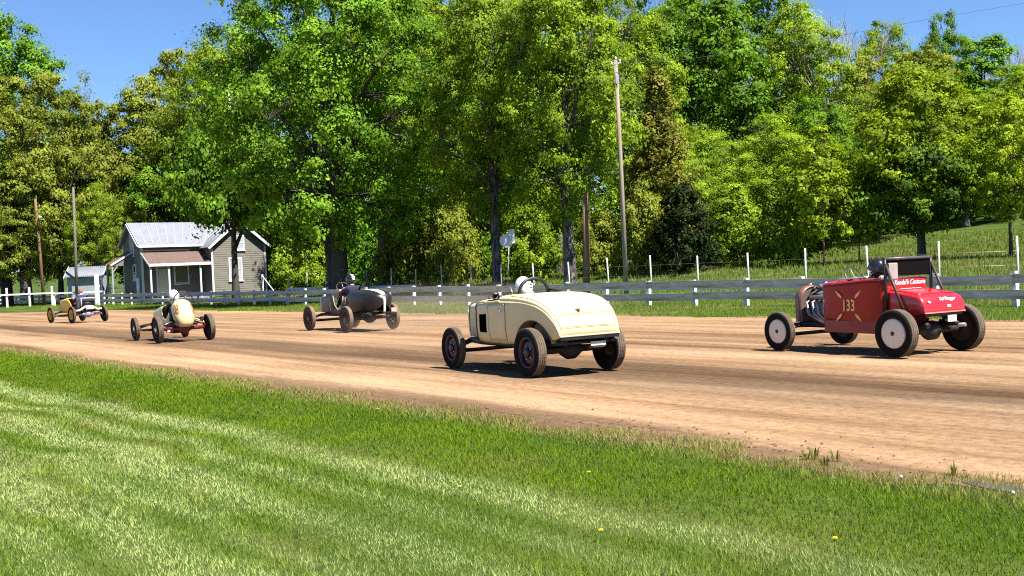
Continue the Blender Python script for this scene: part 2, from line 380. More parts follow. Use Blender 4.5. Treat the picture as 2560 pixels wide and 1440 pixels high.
# verge between dirt and rail fence, lane edge, meadow up the hill
def field(name, label, s0, s1, n0, n1, count, hh, ww, ca, cb, cc, seed, lean=0.6, tall=0.0):
    g = np.random.default_rng(seed); s = g.uniform(s0, s1, count); n = g.uniform(n0, n1, count); xy = sn_xy(s, n)
    ok = (np.abs(xy[:, 0]) < xy[:, 1]*0.52+4) & (g.uniform(0, 1, count) < np.clip((34/xy[:, 1])**1.0, 0.2, 1)) & (vnoise(s*1.1, n*1.1, seed) > 0.12)
    s, n, xy = s[ok], n[ok], xy[ok]; k = len(s); cl = vnoise(s*0.6, n*0.9, seed+1); f = g.uniform(0, 1, k)
    c = np.array(ca)+(np.array(cb)-np.array(ca))*(.5*cl+.5*f)[:, None]; dry = smooth((vnoise(s*.4, n*.7, seed+2)-.5)/.25)*g.uniform(0, 1, k)
    c = c*(1-dry[:, None])+np.array(cc)*dry[:, None]
    D = xy[:, 1]; h = hh*g.uniform(.45, 1.25, k)*(0.6+0.8*cl) + tall*(g.uniform(0, 1, k) > .97); w = ww*g.uniform(.7, 1.3, k)*np.clip(D/35, 1, 3)
    return tag(blades(name, xy, h, w, c, lean, terrain_sn(s, n), seed, True), label, 'grass', kind='stuff')
field('verge_grass', 'rough green grass with clover between the dirt and the rail fence', 8, 135, 22.9, 33.5, 260000, 0.11, 0.013, (0.07, 0.12, 0.012), (0.20, 0.28, 0.03), (0.30, 0.26, 0.08), 21)
field('meadow_grass', 'long wild meadow grass beyond the lane and up the hill', 8, 120, 32.8, 72, 380000, 0.20, 0.026, (0.105, 0.15, 0.022), (0.20, 0.26, 0.04), (0.26, 0.24, 0.085), 31, 0.5, 0.25)
# clods thrown up along the edge
g = np.random.default_rng(41); cl = MB()
for k in range(900):
    s = g.uniform(0, 40); n = 7.3+edge_wob(s, 0.3)+abs(g.normal(0, 0.28)) if k < 380 else g.uniform(7.6, 22); r = g.uniform(0.004, 0.016)*(1 if k < 380 else .6)
    if k < 150: s = 8.0+g.normal(0, 2.0); r *= 1.3
    c = W(s, n, 0.006+r*0.3); q = [Vector((g.normal(), g.normal(), g.normal()*0.7)) for _ in range(7)]
    vs = [c + Vector((v.x, v.y, v.z*.5))*r*g.uniform(.5, 1.5) for v in [Vector(t) for t in ((1,0,0),(-1,0,0),(0,1,0),(0,-1,0),(0,0,.7),(0,0,-.7))]]
    cl.add(vs, [(0,2,4),(2,1,4),(1,3,4),(3,0,4),(2,0,5),(1,2,5),(3,1,5),(0,3,5)])
tag(cl.build('dirt_clods', mat('clod_earth', (0.115, 0.075, 0.045), 0.95, var=0.3), fix=False), 'loose clods of earth scattered along the inner edge of the dirt', 'dirt', kind='stuff')
# weeds standing on the edge
def weed(px, py, hgt, k, label):
    rx, rz = ray(px, py); t = -CAMH/rz; root = Vector((rx*t, t, 0)); g = random.Random(k)
    vs = []; fs = []; cs = []
    for b in range(g.randint(9, 14)):
        a = g.uniform(0, 2*PI); L = hgt*g.uniform(.6, 1.15); ln_ = g.uniform(.15, .55); d = Vector((math.cos(a), math.sin(a), 0)); side = Vector((-d.y, d.x, 0)); w_ = 0.0055*g.uniform(.6, 1.4)
        o = len(vs); b0 = root + d*g.uniform(0, .035)
        prof = [(0, .5), (.3, 1), (.65, .9), (1, .05)]
        for f, ww in prof:
            c = b0 + d*(ln_*L*f*f) + Vector((0, 0, L*f*(1-.2*f*ln_))); vs += [c-side*w_*ww, c+side*w_*ww]
        for q in range(3): fs.append((o+2*q, o+2*q+1, o+2*q+3, o+2*q+2))
        cs += [(0.10+g.uniform(0, .05), 0.145, 0.02, 1)]*8
    o = link('weed', np_mesh('weed', [tuple(v) for v in vs], fs, None, [('col', 'FLOAT_COLOR', cs)]), col_mat('grass_blades')); tag(o, label, 'weed', 'weeds on the edge of the dirt'); return o
for k, (px, py, hg, lb) in enumerate([(2035, 1150, .135, 'tallest leafy weed of the tuft standing at the edge of the dirt'), (2090, 1155, .12, 'leafy weed just right of the tallest weed at the dirt edge'), (2015, 1152, .10, 'leafy weed just left of the tallest weed at the dirt edge'), (2062, 1165, .10, 'low weed in front of the tuft at the edge of the dirt'), (1965, 1158, .06, 'smallest weed left of the tuft on the muddy edge'), (2385, 1190, .10, 'lone weed on the mud toward the puddle')]): weed(px, py, hg, k, lb)
# dandelions
def dandelion(px, py, yellow, label):
    rx, rz = ray(px, py); t = (0.075-CAMH)/rz; x, y = rx*t, t
    r = empty('dandelion', (x, y, 0)); tag(r, label, 'flower', 'dandelions in the mown grass')
    MB().tube([(0, 0, 0), (.004, .002, .04), (.006, 0, .072)], 0.0022, 5).build('stem', mat('stem_green', (0.10, 0.18, 0.04), .6), r)
    b = MB(); n = 14
    if yellow:
        for ringk, (rr, zz) in enumerate(((0.017, 0.074), (0.011, 0.079))):
            for k in range(n):
                a = 2*PI*k/n+ringk*.2; d = Vector((math.cos(a), math.sin(a), 0)); s_ = Vector((-d.y, d.x, 0))*0.0032; c = Vector((.006, 0, zz))
                b.add([c, c+d*rr*.6+s_, c+d*rr+Vector((0, 0, .003)), c+d*rr*.6-s_], [(0, 1, 2, 3)])
    else: b.lathe([(0.066, .004), (.07, .009), (.078, .011), (.085, .008), (.088, .002)], 'Z', (.006, 0, 0), 12)
    b.build('flower_head', mat('dandelion_yellow', (0.80, 0.60, 0.02), .6) if yellow else mat('seed_head', (0.72, 0.74, 0.66), .9), r)
for px, py, yl, lb in [(943, 1022, 1, 'yellow dandelion in the grass below the cream roadster'), (2085, 1345, 1, 'yellow dandelion in the grass at the lower right'), (2250, 1192, 0, 'white dandelion seed head at the edge of the mud'), (2530, 1232, 0, 'white seed head beside the puddle'), (1147, 1216, 1, 'yellow dandelion alone in the middle of the lawn'), (1500, 1325, 1, 'yellow dandelion in the near grass left of the pale stripe'), (1470, 1180, 1, 'yellow dandelion close to the dirt edge, mid lawn'), (580, 980, 1, 'small yellow dandelion far off at the track edge')]: dandelion(px, py, yl, lb)
# ------------------------------------------------------------------ trees
BARK_D = mat('bark_dark', (0.055, 0.045, 0.038), 0.95, var=0.4, vscale=14, bump=0.9, bscale=26, stretch=(1, 1, 0.25))
BARK_G = mat('bark_grey', (0.14, 0.125, 0.11), 0.95, var=0.3, vscale=10, col2=(0.035, 0.028, 0.024), c2lo=.45, c2hi=.55, c2scale=7, bump=0.9, bscale=24, stretch=(1, 1, 0.3))
BARK_B = mat('bark_brown', (0.16, 0.095, 0.055), 0.95, var=0.3, vscale=12, bump=0.6, bscale=26, stretch=(1, 1, 0.2))
TWIG_P = mat('bare_twigs', (0.30, 0.24, 0.22), 0.9, var=0.2)
def profile_round(t): return np.sin(PI*np.clip(t, 0, 1)**0.75)**0.6
def profile_wide_low(t): return np.clip(1-t, 0, 1)**0.55*np.clip(t*6, 0, 1)**0.5
def profile_cone(t): return np.clip(1-t, 0, 1)**0.8*np.clip(t*8, 0, 1)
def make_tree(key, seed, H, base, RX, trunk_r, n_clump, per, leaf, clump_r, prof=profile_round, bark=None, leafm=None, limbs=9, tint=(0.15, 0.95), flat=0.6, shell=0.55, twin=False, lean=(0, 0), up=0.55, crown_fill=1.0):
    """trunk with limbs and twigs as one tapered mesh; crown as leaf blades gathered in clumps along the twigs"""
    g = np.random.default_rng(seed); tr = MB(); K = 9
    top = base + (H-base)*0.82
    wob = [(g.normal(0, .025*H*f), g.normal(0, .025*H*f)) for f in np.linspace(0, 1, K)]
    def stem(ox, oy, lx, ly, tpz, r0):
        pts = []; rr = []
        for k, f in enumerate(np.linspace(0, 1, K)):
            pts.append((ox*(1-f*.3)+wob[k][0]*f+lx*f, oy+wob[k][1]*f+ly*f, tpz*f - (0.15 if k == 0 else 0)))
            rr.append(r0*(1.0-0.88*f)*(1.45 if k == 0 else 1))
        tr.tube(pts[:1] + [(pts[0][0], pts[0][1], .35)] + pts[1:], [rr[0], rr[0]*.74] + rr[1:], 10)
        return [Vector(p) for p in pts], rr
    stems = [stem(0, 0, lean[0], lean[1], top, trunk_r)]
    if twin: stems.append(stem(trunk_r*1.15, trunk_r*.2, RX*.35, RX*.1, top*.85, trunk_r*.72))
    ph = g.uniform(0, 2*PI, 6)
    def env(z, a):
        t = (z-base)/(H-base)
        return RX*prof(t)*(1 + .16*np.sin(2*a+ph[0]+3*t) + .12*np.sin(3*a+ph[1]-5*t) + .10*np.sin(5*a+ph[2]+9*t))
    nodes = [p for st in stems for p in st[0][3:]]; nrad = [r for st in stems for r in st[1][3:]]
    for k in range(limbs):
        st, rr = stems[k % len(stems)]; f = 0.28 + 0.6*(k+.5)/limbs; q = f*(K-1); i0 = int(q); p = st[i0].lerp(st[min(i0+1, K-1)], q-i0); r0 = rr[i0]*.62
        a = k*2.4+g.uniform(-.4, .4); zt = min(H*.97, max(base+.3, p.z + (H-p.z)*g.uniform(.25, .75)*up*1.6)); e = env(np.array([min(zt, H*.9)]), a)[0]*g.uniform(.7, .92)
        end = Vector((math.cos(a)*e + lean[0]*.5, math.sin(a)*e + lean[1]*.5, zt)); mid = p.lerp(end, .5) + Vector((0, 0, -.04*H*g.uniform(0, 1)+.03*H))
        cv = [p, p.lerp(mid, .5)*.5 + p.lerp(mid, .5)*.5, mid, mid.lerp(end, .55)+Vector((g.normal(0, .15), g.normal(0, .15), .1)), end]
        tr.tube(cv, [r0, r0*.75, r0*.5, r0*.3, r0*.12], 6); nodes += cv[1:]; nrad += [r0*.75, r0*.5, r0*.3, r0*.12]
    NP = np.array([tuple(p) for p in nodes]); NR = np.array(nrad)
    # clump centres
    C = []
    tries = 0
    while len(C) < n_clump and tries < n_clump*30:
        tries += 1; z = base + (H-base)*g.uniform(0, 1)**0.9; a = g.uniform(0, 2*PI); e = env(np.array([z]), a)[0]
        if g.uniform(0, 1) > (e/RX)**1.2*1.15: continue
        rho = e*(shell + (1-shell)*g.uniform(0, 1)**.6) if g.uniform(0, 1) < .85*crown_fill else e*g.uniform(.1, shell)
        C.append((math.cos(a)*rho+lean[0]*z/H, math.sin(a)*rho+lean[1]*z/H, z+g.normal(0, .1), ))
    C = np.array(C)
    for c in C:
        d = np.linalg.norm((NP - c)*[1, 1, 1.6] + [0, 0, .6], axis=1); k = int(np.argmin(d)); p = Vector(NP[k]); q = Vector(c); r0 = min(NR[k]*.5, .05)
        tr.tube([p, p.lerp(q, .55)+Vector((0, 0, .12*(q-p).length*.5)), q], [max(r0, .02), max(r0*.6, .014), .008], 4, cap=False)
    # leaves
    n = n_clump*per; ci = np.repeat(np.arange(len(C)), per); n = len(ci)
    v = g.normal(0, 1, (n, 3)); v /= np.linalg.norm(v, axis=1)[:, None]; rad = np.minimum(np.abs(g.normal(0, .50, n))+.22, 1.15)
    cr = (clump_r*np.exp(g.normal(0, .30, len(C))))[ci]; ax = g.normal(0, .45, (len(C), 3))[ci]; v = v + ax*(v*ax).sum(1)[:, None]*1.3
    off = v*(rad*cr)[:, None]*[1, 1, flat]; cen = C[ci] + off
    out = np.column_stack([C[:, 0], C[:, 1], (C[:, 2]-(base+.45*(H-base)))*.7])[ci]; out /= (np.linalg.norm(out, axis=1)[:, None]+1e-6)
    nor = v*.75 + out*.35 + np.array([0, 0, .45]) + g.normal(0, .30, (n, 3)); nor /= np.linalg.norm(nor, axis=1)[:, None]
    t1 = g.normal(0, 1, (n, 3)); t1 -= nor*(t1*nor).sum(1)[:, None]; t1 /= np.linalg.norm(t1, axis=1)[:, None]; t2 = np.cross(nor, t1)
    L = (leaf*np.clip(np.exp(g.normal(-.08, .38, n)), .4, 2.0))[:, None]; drop = np.array([0, 0, -1])*L*.15
    p0 = cen - t1*L*.5; p2 = cen + t1*L*.5 + drop; p1 = cen + t2*L*.42 + nor*L*.08 - t1*L*.08; p3 = cen - t2*L*.42 + nor*L*.08 - t1*L*.08
    V = np.stack([p0, p1, p2, p3], 1).reshape(-1, 3); k = np.arange(n)*4; Q = np.stack([k, k+1, k+2, k+3], -1)
    ct = g.uniform(0, 1, len(C))[ci]; ti = tint[0]+(tint[1]-tint[0])*np.clip(.7*ct+.3*g.uniform(0, 1, n), 0, 1)
    crown = np_mesh(key+'_crown', V, Q, None, [('tint', 'FLOAT', np.repeat(ti, 4))])
    crown.materials.append(leafm); tm = tr.mesh(key+'_trunk'); tm.materials.append(bark)
    return dict(H=H, RX=RX, trunk=tm, crown=crown)
LF_MAPLE = leaf_mat('leaf_maple', (0.026, 0.075, 0.006), (0.225, 0.395, 0.026), .32)
LF_LIGHT = leaf_mat('leaf_light', (0.055, 0.110, 0.007), (0.330, 0.445, 0.028), .34)
LF_OLIVE = leaf_mat('leaf_olive', (0.070, 0.100, 0.010), (0.300, 0.335, 0.044), .32)
LF_DEEP = leaf_mat('leaf_deep', (0.020, 0.066, 0.005), (0.190, 0.345, 0.020), .30)
LF_YEL = leaf_mat('leaf_yellow', (0.070, 0.120, 0.006), (0.370, 0.465, 0.022), .38)
LF_CEDAR = leaf_mat('leaf_cedar', (0.075, 0.082, 0.012), (0.270, 0.265, 0.040), .25)
TP = {}
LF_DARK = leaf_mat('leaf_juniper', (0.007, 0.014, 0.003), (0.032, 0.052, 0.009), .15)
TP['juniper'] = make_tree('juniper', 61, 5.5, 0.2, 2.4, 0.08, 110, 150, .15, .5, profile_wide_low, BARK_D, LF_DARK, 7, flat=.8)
LF_DKTREE = leaf_mat('leaf_dark_maple', (0.006, 0.020, 0.003), (0.140, 0.240, 0.015), .25)  # leaves of the small dark-leaved tree, dark green in their own colour
TP['darktree'] = make_tree('darktree', 67, 7.0, 1.9, 3.2, 0.12, 150, 170, .17, .55, profile_round, BARK_D, LF_DKTREE, 9, tint=(0.0, .85), flat=.65, twin=True)
TP['maple'] = make_tree('maple', 3, 20.5, 2.6, 6.6, 0.50, 428, 382, 0.134, 0.71, profile_round, BARK_D, LF_MAPLE, 19, twin=True, flat=.7, shell=.58)
TP['light_a'] = make_tree('light_a', 5, 17, 4.2, 4.6, 0.36, 239, 338, 0.126, 0.65, profile_round, BARK_G, LF_LIGHT, 10, flat=.7)
TP['light_b'] = make_tree('light_b', 8, 18, 4.0, 4.4, 0.40, 250, 338, 0.126, 0.63, profile_round, BARK_G, LF_LIGHT, 10, flat=.75, shell=.45)
TP['deep_a'] = make_tree('deep_a', 13, 18, 2.2, 4.8, 0.32, 213, 252, 0.168, 0.73, profile_round, BARK_D, LF_DEEP, 9, flat=.65)
TP['deep_b'] = make_tree('deep_b', 17, 17, 1.8, 4.2, 0.30, 202, 210, 0.187, 0.73, profile_round, BARK_D, LF_DEEP, 9, flat=.6, lean=(.6, .2))
TP['olive_a'] = make_tree('olive_a', 19, 16, 2.4, 5.0, 0.30, 223, 252, 0.162, 0.73, profile_round, BARK_D, LF_OLIVE, 9, flat=.5)
TP['olive_b'] = make_tree('olive_b', 23, 15, 1.6, 4.6, 0.26, 213, 252, 0.162, 0.73, profile_round, BARK_D, LF_OLIVE, 9, flat=.5, lean=(-.5, 0))
TP['yellow'] = make_tree('yellow', 29, 9.6, 2.2, 3.3, 0.15, 209, 237, 0.129, 0.50, profile_round, BARK_D, LF_YEL, 9, flat=.6, shell=.6)
TP['shade'] = make_tree('shade', 31, 7.5, 3.2, 3.1, 0.24, 139, 183, 0.176, 0.56, profile_round, BARK_D, LF_MAPLE, 8, flat=.6)
TP['bush'] = make_tree('bush', 37, 5.0, 0.2, 2.5, 0.07, 110, 189, 0.144, 0.50, profile_wide_low, BARK_B, LF_LIGHT, 7, flat=.75)
TP['bush_o'] = make_tree('bush_o', 43, 4.6, 0.2, 2.6, 0.06, 104, 189, 0.137, 0.50, profile_wide_low, BARK_B, LF_OLIVE, 7, flat=.75)
TP['sapling'] = make_tree('sapling', 47, 7.0, 1.0, 1.7, 0.06, 80, 158, 0.136, 0.40, profile_round, BARK_B, LF_YEL, 6, flat=.7)
TP['cedar'] = make_tree('cedar', 53, 11, 0.8, 2.2, 0.16, 220, 183, 0.120, 0.38, profile_cone, BARK_B, LF_CEDAR, 12, flat=.9, shell=.6)
TP['wispy'] = make_tree('wispy', 59, 16, 5, 3.0, 0.16, 80, 73, 0.144, 0.63, profile_round, TWIG_P, LF_OLIVE, 12, flat=.8, up=.8)
def bare_tree(seed):
    g = random.Random(seed); b = MB()
    def grow(p, d, L, r, lv):
        q = p + d*L; m = p.lerp(q, .5)+Vector((g.gauss(0, .04*L), g.gauss(0, .04*L), 0)); b.tube([p, m, q], [r, r*.8, r*.6], 5 if lv < 2 else 3, cap=False)
        if lv >= 5: return
        for k in range(3 if lv < 4 else 2):
            a = g.uniform(0, 2*PI); sp = g.uniform(.25, .55); nd_ = (d + Vector((math.cos(a)*sp, math.sin(a)*sp, .15))).normalized(); grow(p.lerp(q, g.uniform(.7, 1)), nd_, L*g.uniform(.6, .82), max(r*.58, .022), lv+1)
    grow(Vector((0, 0, -.2)), Vector((0, 0, 1)), 5.5, .26, 0); return b.mesh('bare_trunk')
BARE = bare_tree(3); BARE.materials.append(TWIG_P)
TREE_GROUP = 'trees of the wooded hillside'
def tree(kind, px, Y, ytop, wpx, label, rot=None, name='tree', group=TREE_GROUP, cat='tree', dz=0.0):
    x, y, z = P(px, Y); pr = TP[kind]; sc = FPX/Y
    hor = -ray(px, 690)[1]; ztop = CAMH + ray(px, ytop)[1]*Y
    hz = max(.25, (ztop - z)/pr['H']*1.05); wx = wpx/sc/2/pr['RX']
    r = empty(name, (x, y, z+dz), (px*1.37 + Y) % 6.28 if rot is None else rot); r.scale = (wx, wx, hz)
    link('trunk', pr['trunk'], None, r); link('crown', pr['crown'], None, r)
    return tag(r, label, cat, group)
# the big trees along the lane
NEAR = 'tall trees along the lane'
tree('maple', 850, 67, -190, 600, 'biggest maple, dark twin trunk behind the black race car', 2.0, 'maple_tree', NEAR)
tree('light_a', 1243, 61, -60, 360, 'pale green tree whose trunk stands beside the back of the road sign', 1.0, 'maple_tree', NEAR)
tree('light_b', 1426, 57, -110, 380, 'pale green tree with peeling trunk behind the cream roadster', 0.4, 'maple_tree', NEAR)
tree('shade', 588, 84, 330, 250, 'dark tree whose trunk stands in front of the house gable', 0.3, 'maple_tree', NEAR)
tree('light_b', 1060, 76, 20, 330, 'pale green tree between the biggest maple and the road sign', 3.1, 'maple_tree', NEAR)
# right-hand side
RG = 'young trees on the grassy slope'
tree('yellow', 2310, 58.5, 190, 330, 'bright yellow-green young tree on the grassy slope behind the red car', .5, 'young_tree', RG)
tree('yellow', 2530, 56, 262, 230, 'bright young tree cut by the right frame edge', 2.6, 'young_tree', RG)
tree('sapling', 2062, 57, 330, 170, 'sapling on the slope left of the yellow-green young tree', 1.2, 'young_tree', RG)
tree('sapling', 2150, 58, 400, 130, 'thin sapling just beside the yellow-green young tree', 2.2, 'young_tree', RG)
tree('bush', 1985, 60, 440, 190, 'leafy bush on the slope left of the saplings', .3, 'bush', RG, 'bush')
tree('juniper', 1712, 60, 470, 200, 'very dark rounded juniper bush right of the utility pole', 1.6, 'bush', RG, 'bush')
tree('light_a', 1690, 70, 360, 230, 'pale green small tree behind the dark juniper bush', 1.2, 'small_tree', RG)
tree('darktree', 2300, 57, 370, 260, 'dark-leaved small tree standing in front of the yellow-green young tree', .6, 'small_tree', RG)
tree('bush_o', 1620, 62, 470, 170, 'olive bush at the foot of the utility pole', 1.2, 'bush', RG, 'bush')
tree('bush', 1840, 63, 480, 220, 'pale leafy bush between the dark juniper bush and the slope', 2.0, 'bush', RG, 'bush')
tree('bush_o', 1500, 66, 520, 150, 'olive bush between the two brown poles', 2.5, 'bush', RG, 'bush')
tree('bush_o', 1130, 70, 500, 190, 'brownish bush behind the posts left of the road sign', .7, 'bush', RG, 'bush')
tree('bush_o', 1020, 72, 490, 200, 'brownish bush right of the biggest maple trunk', 1.9, 'bush', RG, 'bush')
tree('bush', 1320, 68, 500, 180, 'green bush between the two pale green trees', 2.9, 'bush', RG, 'bush')
tree('bush', 760, 92, 560, 160, 'green bush beside the yellow guy wire guard', 1.1, 'bush', RG, 'bush')
tree('bush', 690, 104, 560, 110, 'green bush right behind the house gable', 2.1, 'bush', RG, 'bush')
# wooded hillside behind, left to right
HS = [
 ('deep_a', 60, 128, 45, 330, 'dark green tall tree rising over the olive trees at the far left'),
 ('olive_a', 20, 108, 200, 330, 'olive-yellow tree at the left frame edge'), ('olive_b', 150, 106, 205, 260, 'olive-yellow tree behind the two bare poles'),
 ('olive_a', 265, 110, 270, 250, 'olive tree above the white shed'), ('light_a', 245, 103, 470, 140, 'small pale green tree between the shed and the house'),
 ('olive_b', 75, 104, 400, 200, 'low olive tree behind the left bare pole'), ('olive_b', 390, 112, 215, 260, 'olive tree on the slope above the house roof'),
 ('olive_a', 470, 118, 140, 250, 'olive tree with the round top next to the open sky'), ('light_a', 560, 108, 120, 260, 'yellowish tree half behind the biggest maple crown'),
 ('deep_a', 440, 112, 330, 260, 'dark green tree in deep shade behind the house'), ('deep_b', 345, 114, 400, 240, 'dark tree in shade behind the left end of the house'),
 ('deep_b', 660, 110, 110, 300, 'dark green tree behind the left half of the biggest maple'), ('light_b', 960, 96, -40, 320, 'tall pale tree behind the right half of the biggest maple'),
 ('light_a', 1130, 90, -30, 300, 'tall pale tree rising behind the brownish bushes'), ('deep_a', 1340, 88, 40, 320, 'dark tree filling the gap between the two pale green trees'),
 ('light_b', 1570, 82, -60, 300, 'pale green tall tree behind the utility pole top'), ('cedar', 1662, 65, 172, 205, 'brownish conical cedar right of the utility pole'),
 ('deep_a', 1690, 100, -30, 320, 'dark green tall tree behind the brownish cedar'), ('deep_b', 1815, 92, 20, 300, 'dark green tree right of the brownish cedar'),
 ('light_a', 1770, 112, -50, 280, 'olive-topped tall tree on the skyline left of the blue gap'), ('deep_b', 1940, 100, -20, 270, 'dark green tree with the highest crown on the right skyline'),
 ('light_a', 2020, 94, 35, 300, 'pale tree below the highest right skyline crown'), ('deep_a', 2060, 88, 250, 220, 'dark green tree above the saplings'),
 ('light_b', 1930, 76, 300, 240, 'pale green tree standing low over the leafy bushes'), ('light_a', 1760, 72, 330, 230, 'pale green small tree up the slope right of the dark juniper bush'),
 ('olive_b', 2180, 96, 160, 240, 'olive tree below the bare skyline twigs'), ('light_a', 2230, 110, 75, 200, 'round pale treetop against the sky by the power line'),
 ('deep_a', 2390, 112, 35, 150, 'dark lone treetop crossing the power line'), ('olive_a', 2330, 104, 130, 240, 'olive tree below the lone dark treetop'),
 ('deep_b', 2480, 98, 110, 260, 'dark green tree on the skyline at the right frame edge'), ('light_a', 2420, 84, 240, 220, 'pale tree behind the yellow-green young tree'),
 ('light_b', 2540, 88, 180, 240, 'pale tree over the young tree at the right frame edge'),
 ('deep_b', 2200, 80, 330, 200, 'dark tree directly behind the yellow-green young tree'), ('light_a', 1400, 100, -60, 320, 'tall pale tree on the skyline behind the peeling trunk'),
 ('deep_a', 820, 104, 60, 320, 'dark tall tree right behind the biggest maple trunk'), ('deep_b', 180, 112, 330, 260, 'dark tree in shade behind the white shed'),
 ('deep_b', 10, 108, 380, 240, 'dark tree in shade at the left frame edge'), ('wispy', 235, 126, 200, 90, 'thin leafed tree in the notch of open sky'),
 ('olive_b', 1240, 104, -20, 300, 'olive tall tree on the skyline behind the road sign'),
]
for a in HS: tree(*a, name='hillside_tree')
for px, Y, yt, lb in [(2125, 95, -90, 'bare grey twiggy tree standing up into the blue sky'), (2555, 120, 40, 'bare grey twiggy tree at the right frame edge'), (240, 132, 215, 'bare twiggy tree low in the notch of open sky')]:
    x, y, z = P(px, Y); ztop = CAMH + ray(px, yt)[1]*Y; r = empty('bare_tree', (x, y, z), px); k = (ztop-z)/17.0; r.scale = (k*.8, k*.8, k)
    link('trunk', BARE, None, r); tag(r, lb, 'tree', TREE_GROUP)
# the wood's interior: undergrowth and farther crowns that read as one mass
g = np.random.default_rng(77); n = 90000
s = g.uniform(-20, 210, n); nn = g.uniform(0, 1, n); nb = np.interp(s, [-20, 30, 60, 90, 120, 210], [104, 92, 80, 62, 58, 70]) + nn**1.5*45
zt = terrain_sn(s, nb); hgt = np.interp(s, [-20, 40, 80, 120, 140, 210], [9, 12, 12, 11, 11, 10])*(.6+.5*vnoise(s*.25, nb*.2, 5))
zz = zt + hgt*g.uniform(0, 1, n)
cen = np.column_stack([sn_xy(s, nb), zz]); nor = g.normal(0, .6, (n, 3))+np.array([.1, -.4, .6]); nor /= np.linalg.norm(nor, axis=1)[:, None]
t1 = g.normal(0, 1, (n, 3)); t1 -= nor*(t1*nor).sum(1)[:, None]; t1 /= np.linalg.norm(t1, axis=1)[:, None]; t2 = np.cross(nor, t1); L = (g.uniform(.35, .8, n))[:, None]
V = np.stack([cen-t1*L*.5, cen+t2*L*.4, cen+t1*L*.5, cen-t2*L*.4], 1).reshape(-1, 3); k = np.arange(n)*4
ug = np_mesh('undergrowth', V, np.stack([k, k+1, k+2, k+3], -1), None, [('tint', 'FLOAT', np.repeat(g.uniform(0, .8, n), 4))])
tag(link('undergrowth', ug, LF_DEEP), 'dense green undergrowth filling the wood behind the trees', 'undergrowth', kind='stuff')
# ------------------------------------------------------------------ rail fence
GREY_WOOD = mat('weathered_boards', (0.66, 0.52, 0.43), 0.9, var=0.24, vscale=5, col2=(0.36, 0.25, 0.18), c2lo=.48, c2hi=.66, c2scale=2.0, bump=0.5, bscale=30, stretch=(0.35, 3, 3))
WHITE_WOOD = mat('white_painted_wood', (0.62, 0.62, 0.60), 0.8, var=0.08, vscale=5, col2=(0.45, 0.42, 0.38), c2lo=.6, c2hi=.75, c2scale=5, bump=0.3, bscale=30)
NAZ = math.atan2(ND[1], ND[0]); UAZ = math.atan2(UD[1], UD[0])
fence = empty('rail_fence', W(14, 28.5), UAZ); tag(fence, 'long weathered two-board rail fence with white posts along the far side of the track', 'fence')
g = random.Random(5); SP = 2.35; FS0 = 11.4
pm_post = MB().box((0, -.085, .44), (.15, .13, .96)).mesh('post'); pm_post.materials.append(WHITE_WOOD)
npost = 54
for k in range(npost):
    s = FS0 + k*SP; o = link('post', pm_post, None, fence); o.location = (s-14, 0, g.uniform(-.02, .03)-.0); o.rotation_euler = (g.uniform(-.03, .02), g.uniform(-.04, .04), g.uniform(-.08, .08))
def board_mesh(L, seed):
    g = random.Random(seed); b = MB(); n = 6; a = []
    for i in range(n+1):
        x = -L/2 + L*i/n; zz = g.uniform(-.008, .008); a.append([(x, -.019, -.13+zz), (x, .019, -.13+zz), (x, .019, .13+zz*.6), (x, -.019, .13+zz*.6)])
    b.rings(a, True, False); m = b.mesh('board'); m.materials.append(GREY_WOOD); return m
BM = [board_mesh(2*SP-.012, k) for k in range(4)]
# local y of the fence frame points to -n (the track side); boards are nailed on the track face of the posts
for k in range(0, npost-2, 2):
    for j, (zc, off) in enumerate(((.745, 0), (.335, 1))):
        kk = k + off
        o = link('board', BM[(k//2+j) % 4], None, fence); o.location = (FS0+(kk+1)*SP-14, .0025, zc+g.uniform(-.035, .025)); o.rotation_euler = (g.uniform(-.03, .03), g.uniform(-.010, .010), 0)
# ------------------------------------------------------------------ wire fence with thin white posts behind the lane
wf = empty('wire_fence', W(19, 34), UAZ); tag(wf, 'row of thin white posts strung with wire behind the lane', 'fence')
pm2 = MB().tube([(0, 0, -.2), (0, 0, .9), (0, 0, 1.86)], [.042, .038, .035], 7).mesh('post'); pm2.materials.append(mat('post_dull_white', (.46, .45, .42), .85, var=.15))
posts = [19.04 + 2.78*k for k in range(20)]
for k, s in enumerate(posts):
    o = link('post', pm2, None, wf); o.location = (s-19, 0, float(terrain_sn(s, 34))); o.rotation_euler = (g.uniform(-.03, .03), g.uniform(-.03, .03), 0); o.scale = (1, 1, g.uniform(.94, 1.04))
for k in range(13, 19): MB().box(((posts[k]+posts[k+1])/2-19, .06, .80), (2.75, .03, .16)).build('rail', WHITE_WOOD, wf)
for k in range(0, 11): MB().box(((posts[k]+posts[k+1])/2-19, .06, .42), (2.75, .03, .10)).build('rail', WHITE_WOOD, wf)
wm = mat('fence_wire', (0.35, 0.34, 0.33), 0.5, 0.8)
for zz in (.5, 1.0, 1.45):
    MB().tube([(s-19, .052, zz+.01*math.sin(s)) for s in posts], .004, 3).build('wire', wm, wf)
DARKW = mat('brace_wood', (0.10, 0.085, 0.07), .9, var=.2)
a = W(58, 33.6)-W(19, 34)
br = empty('fence_brace', W(60.0, 33.6), UAZ); tag(br, 'dark corner post with a diagonal brace right of the biggest maple trunk', 'fence post')
MB().tube([(0, 0, -.1), (0, 0, 1.75)], .06, 7).build('post', DARKW, br); MB().tube([(.05, 0, 1.6), (2.0, 0, .2)], .035, 6).build('brace', DARKW, br)
br = empty('fence_brace', W(76.0, 33.9), UAZ); tag(br, 'white end post with a diagonal brace next to the house corner', 'fence post')
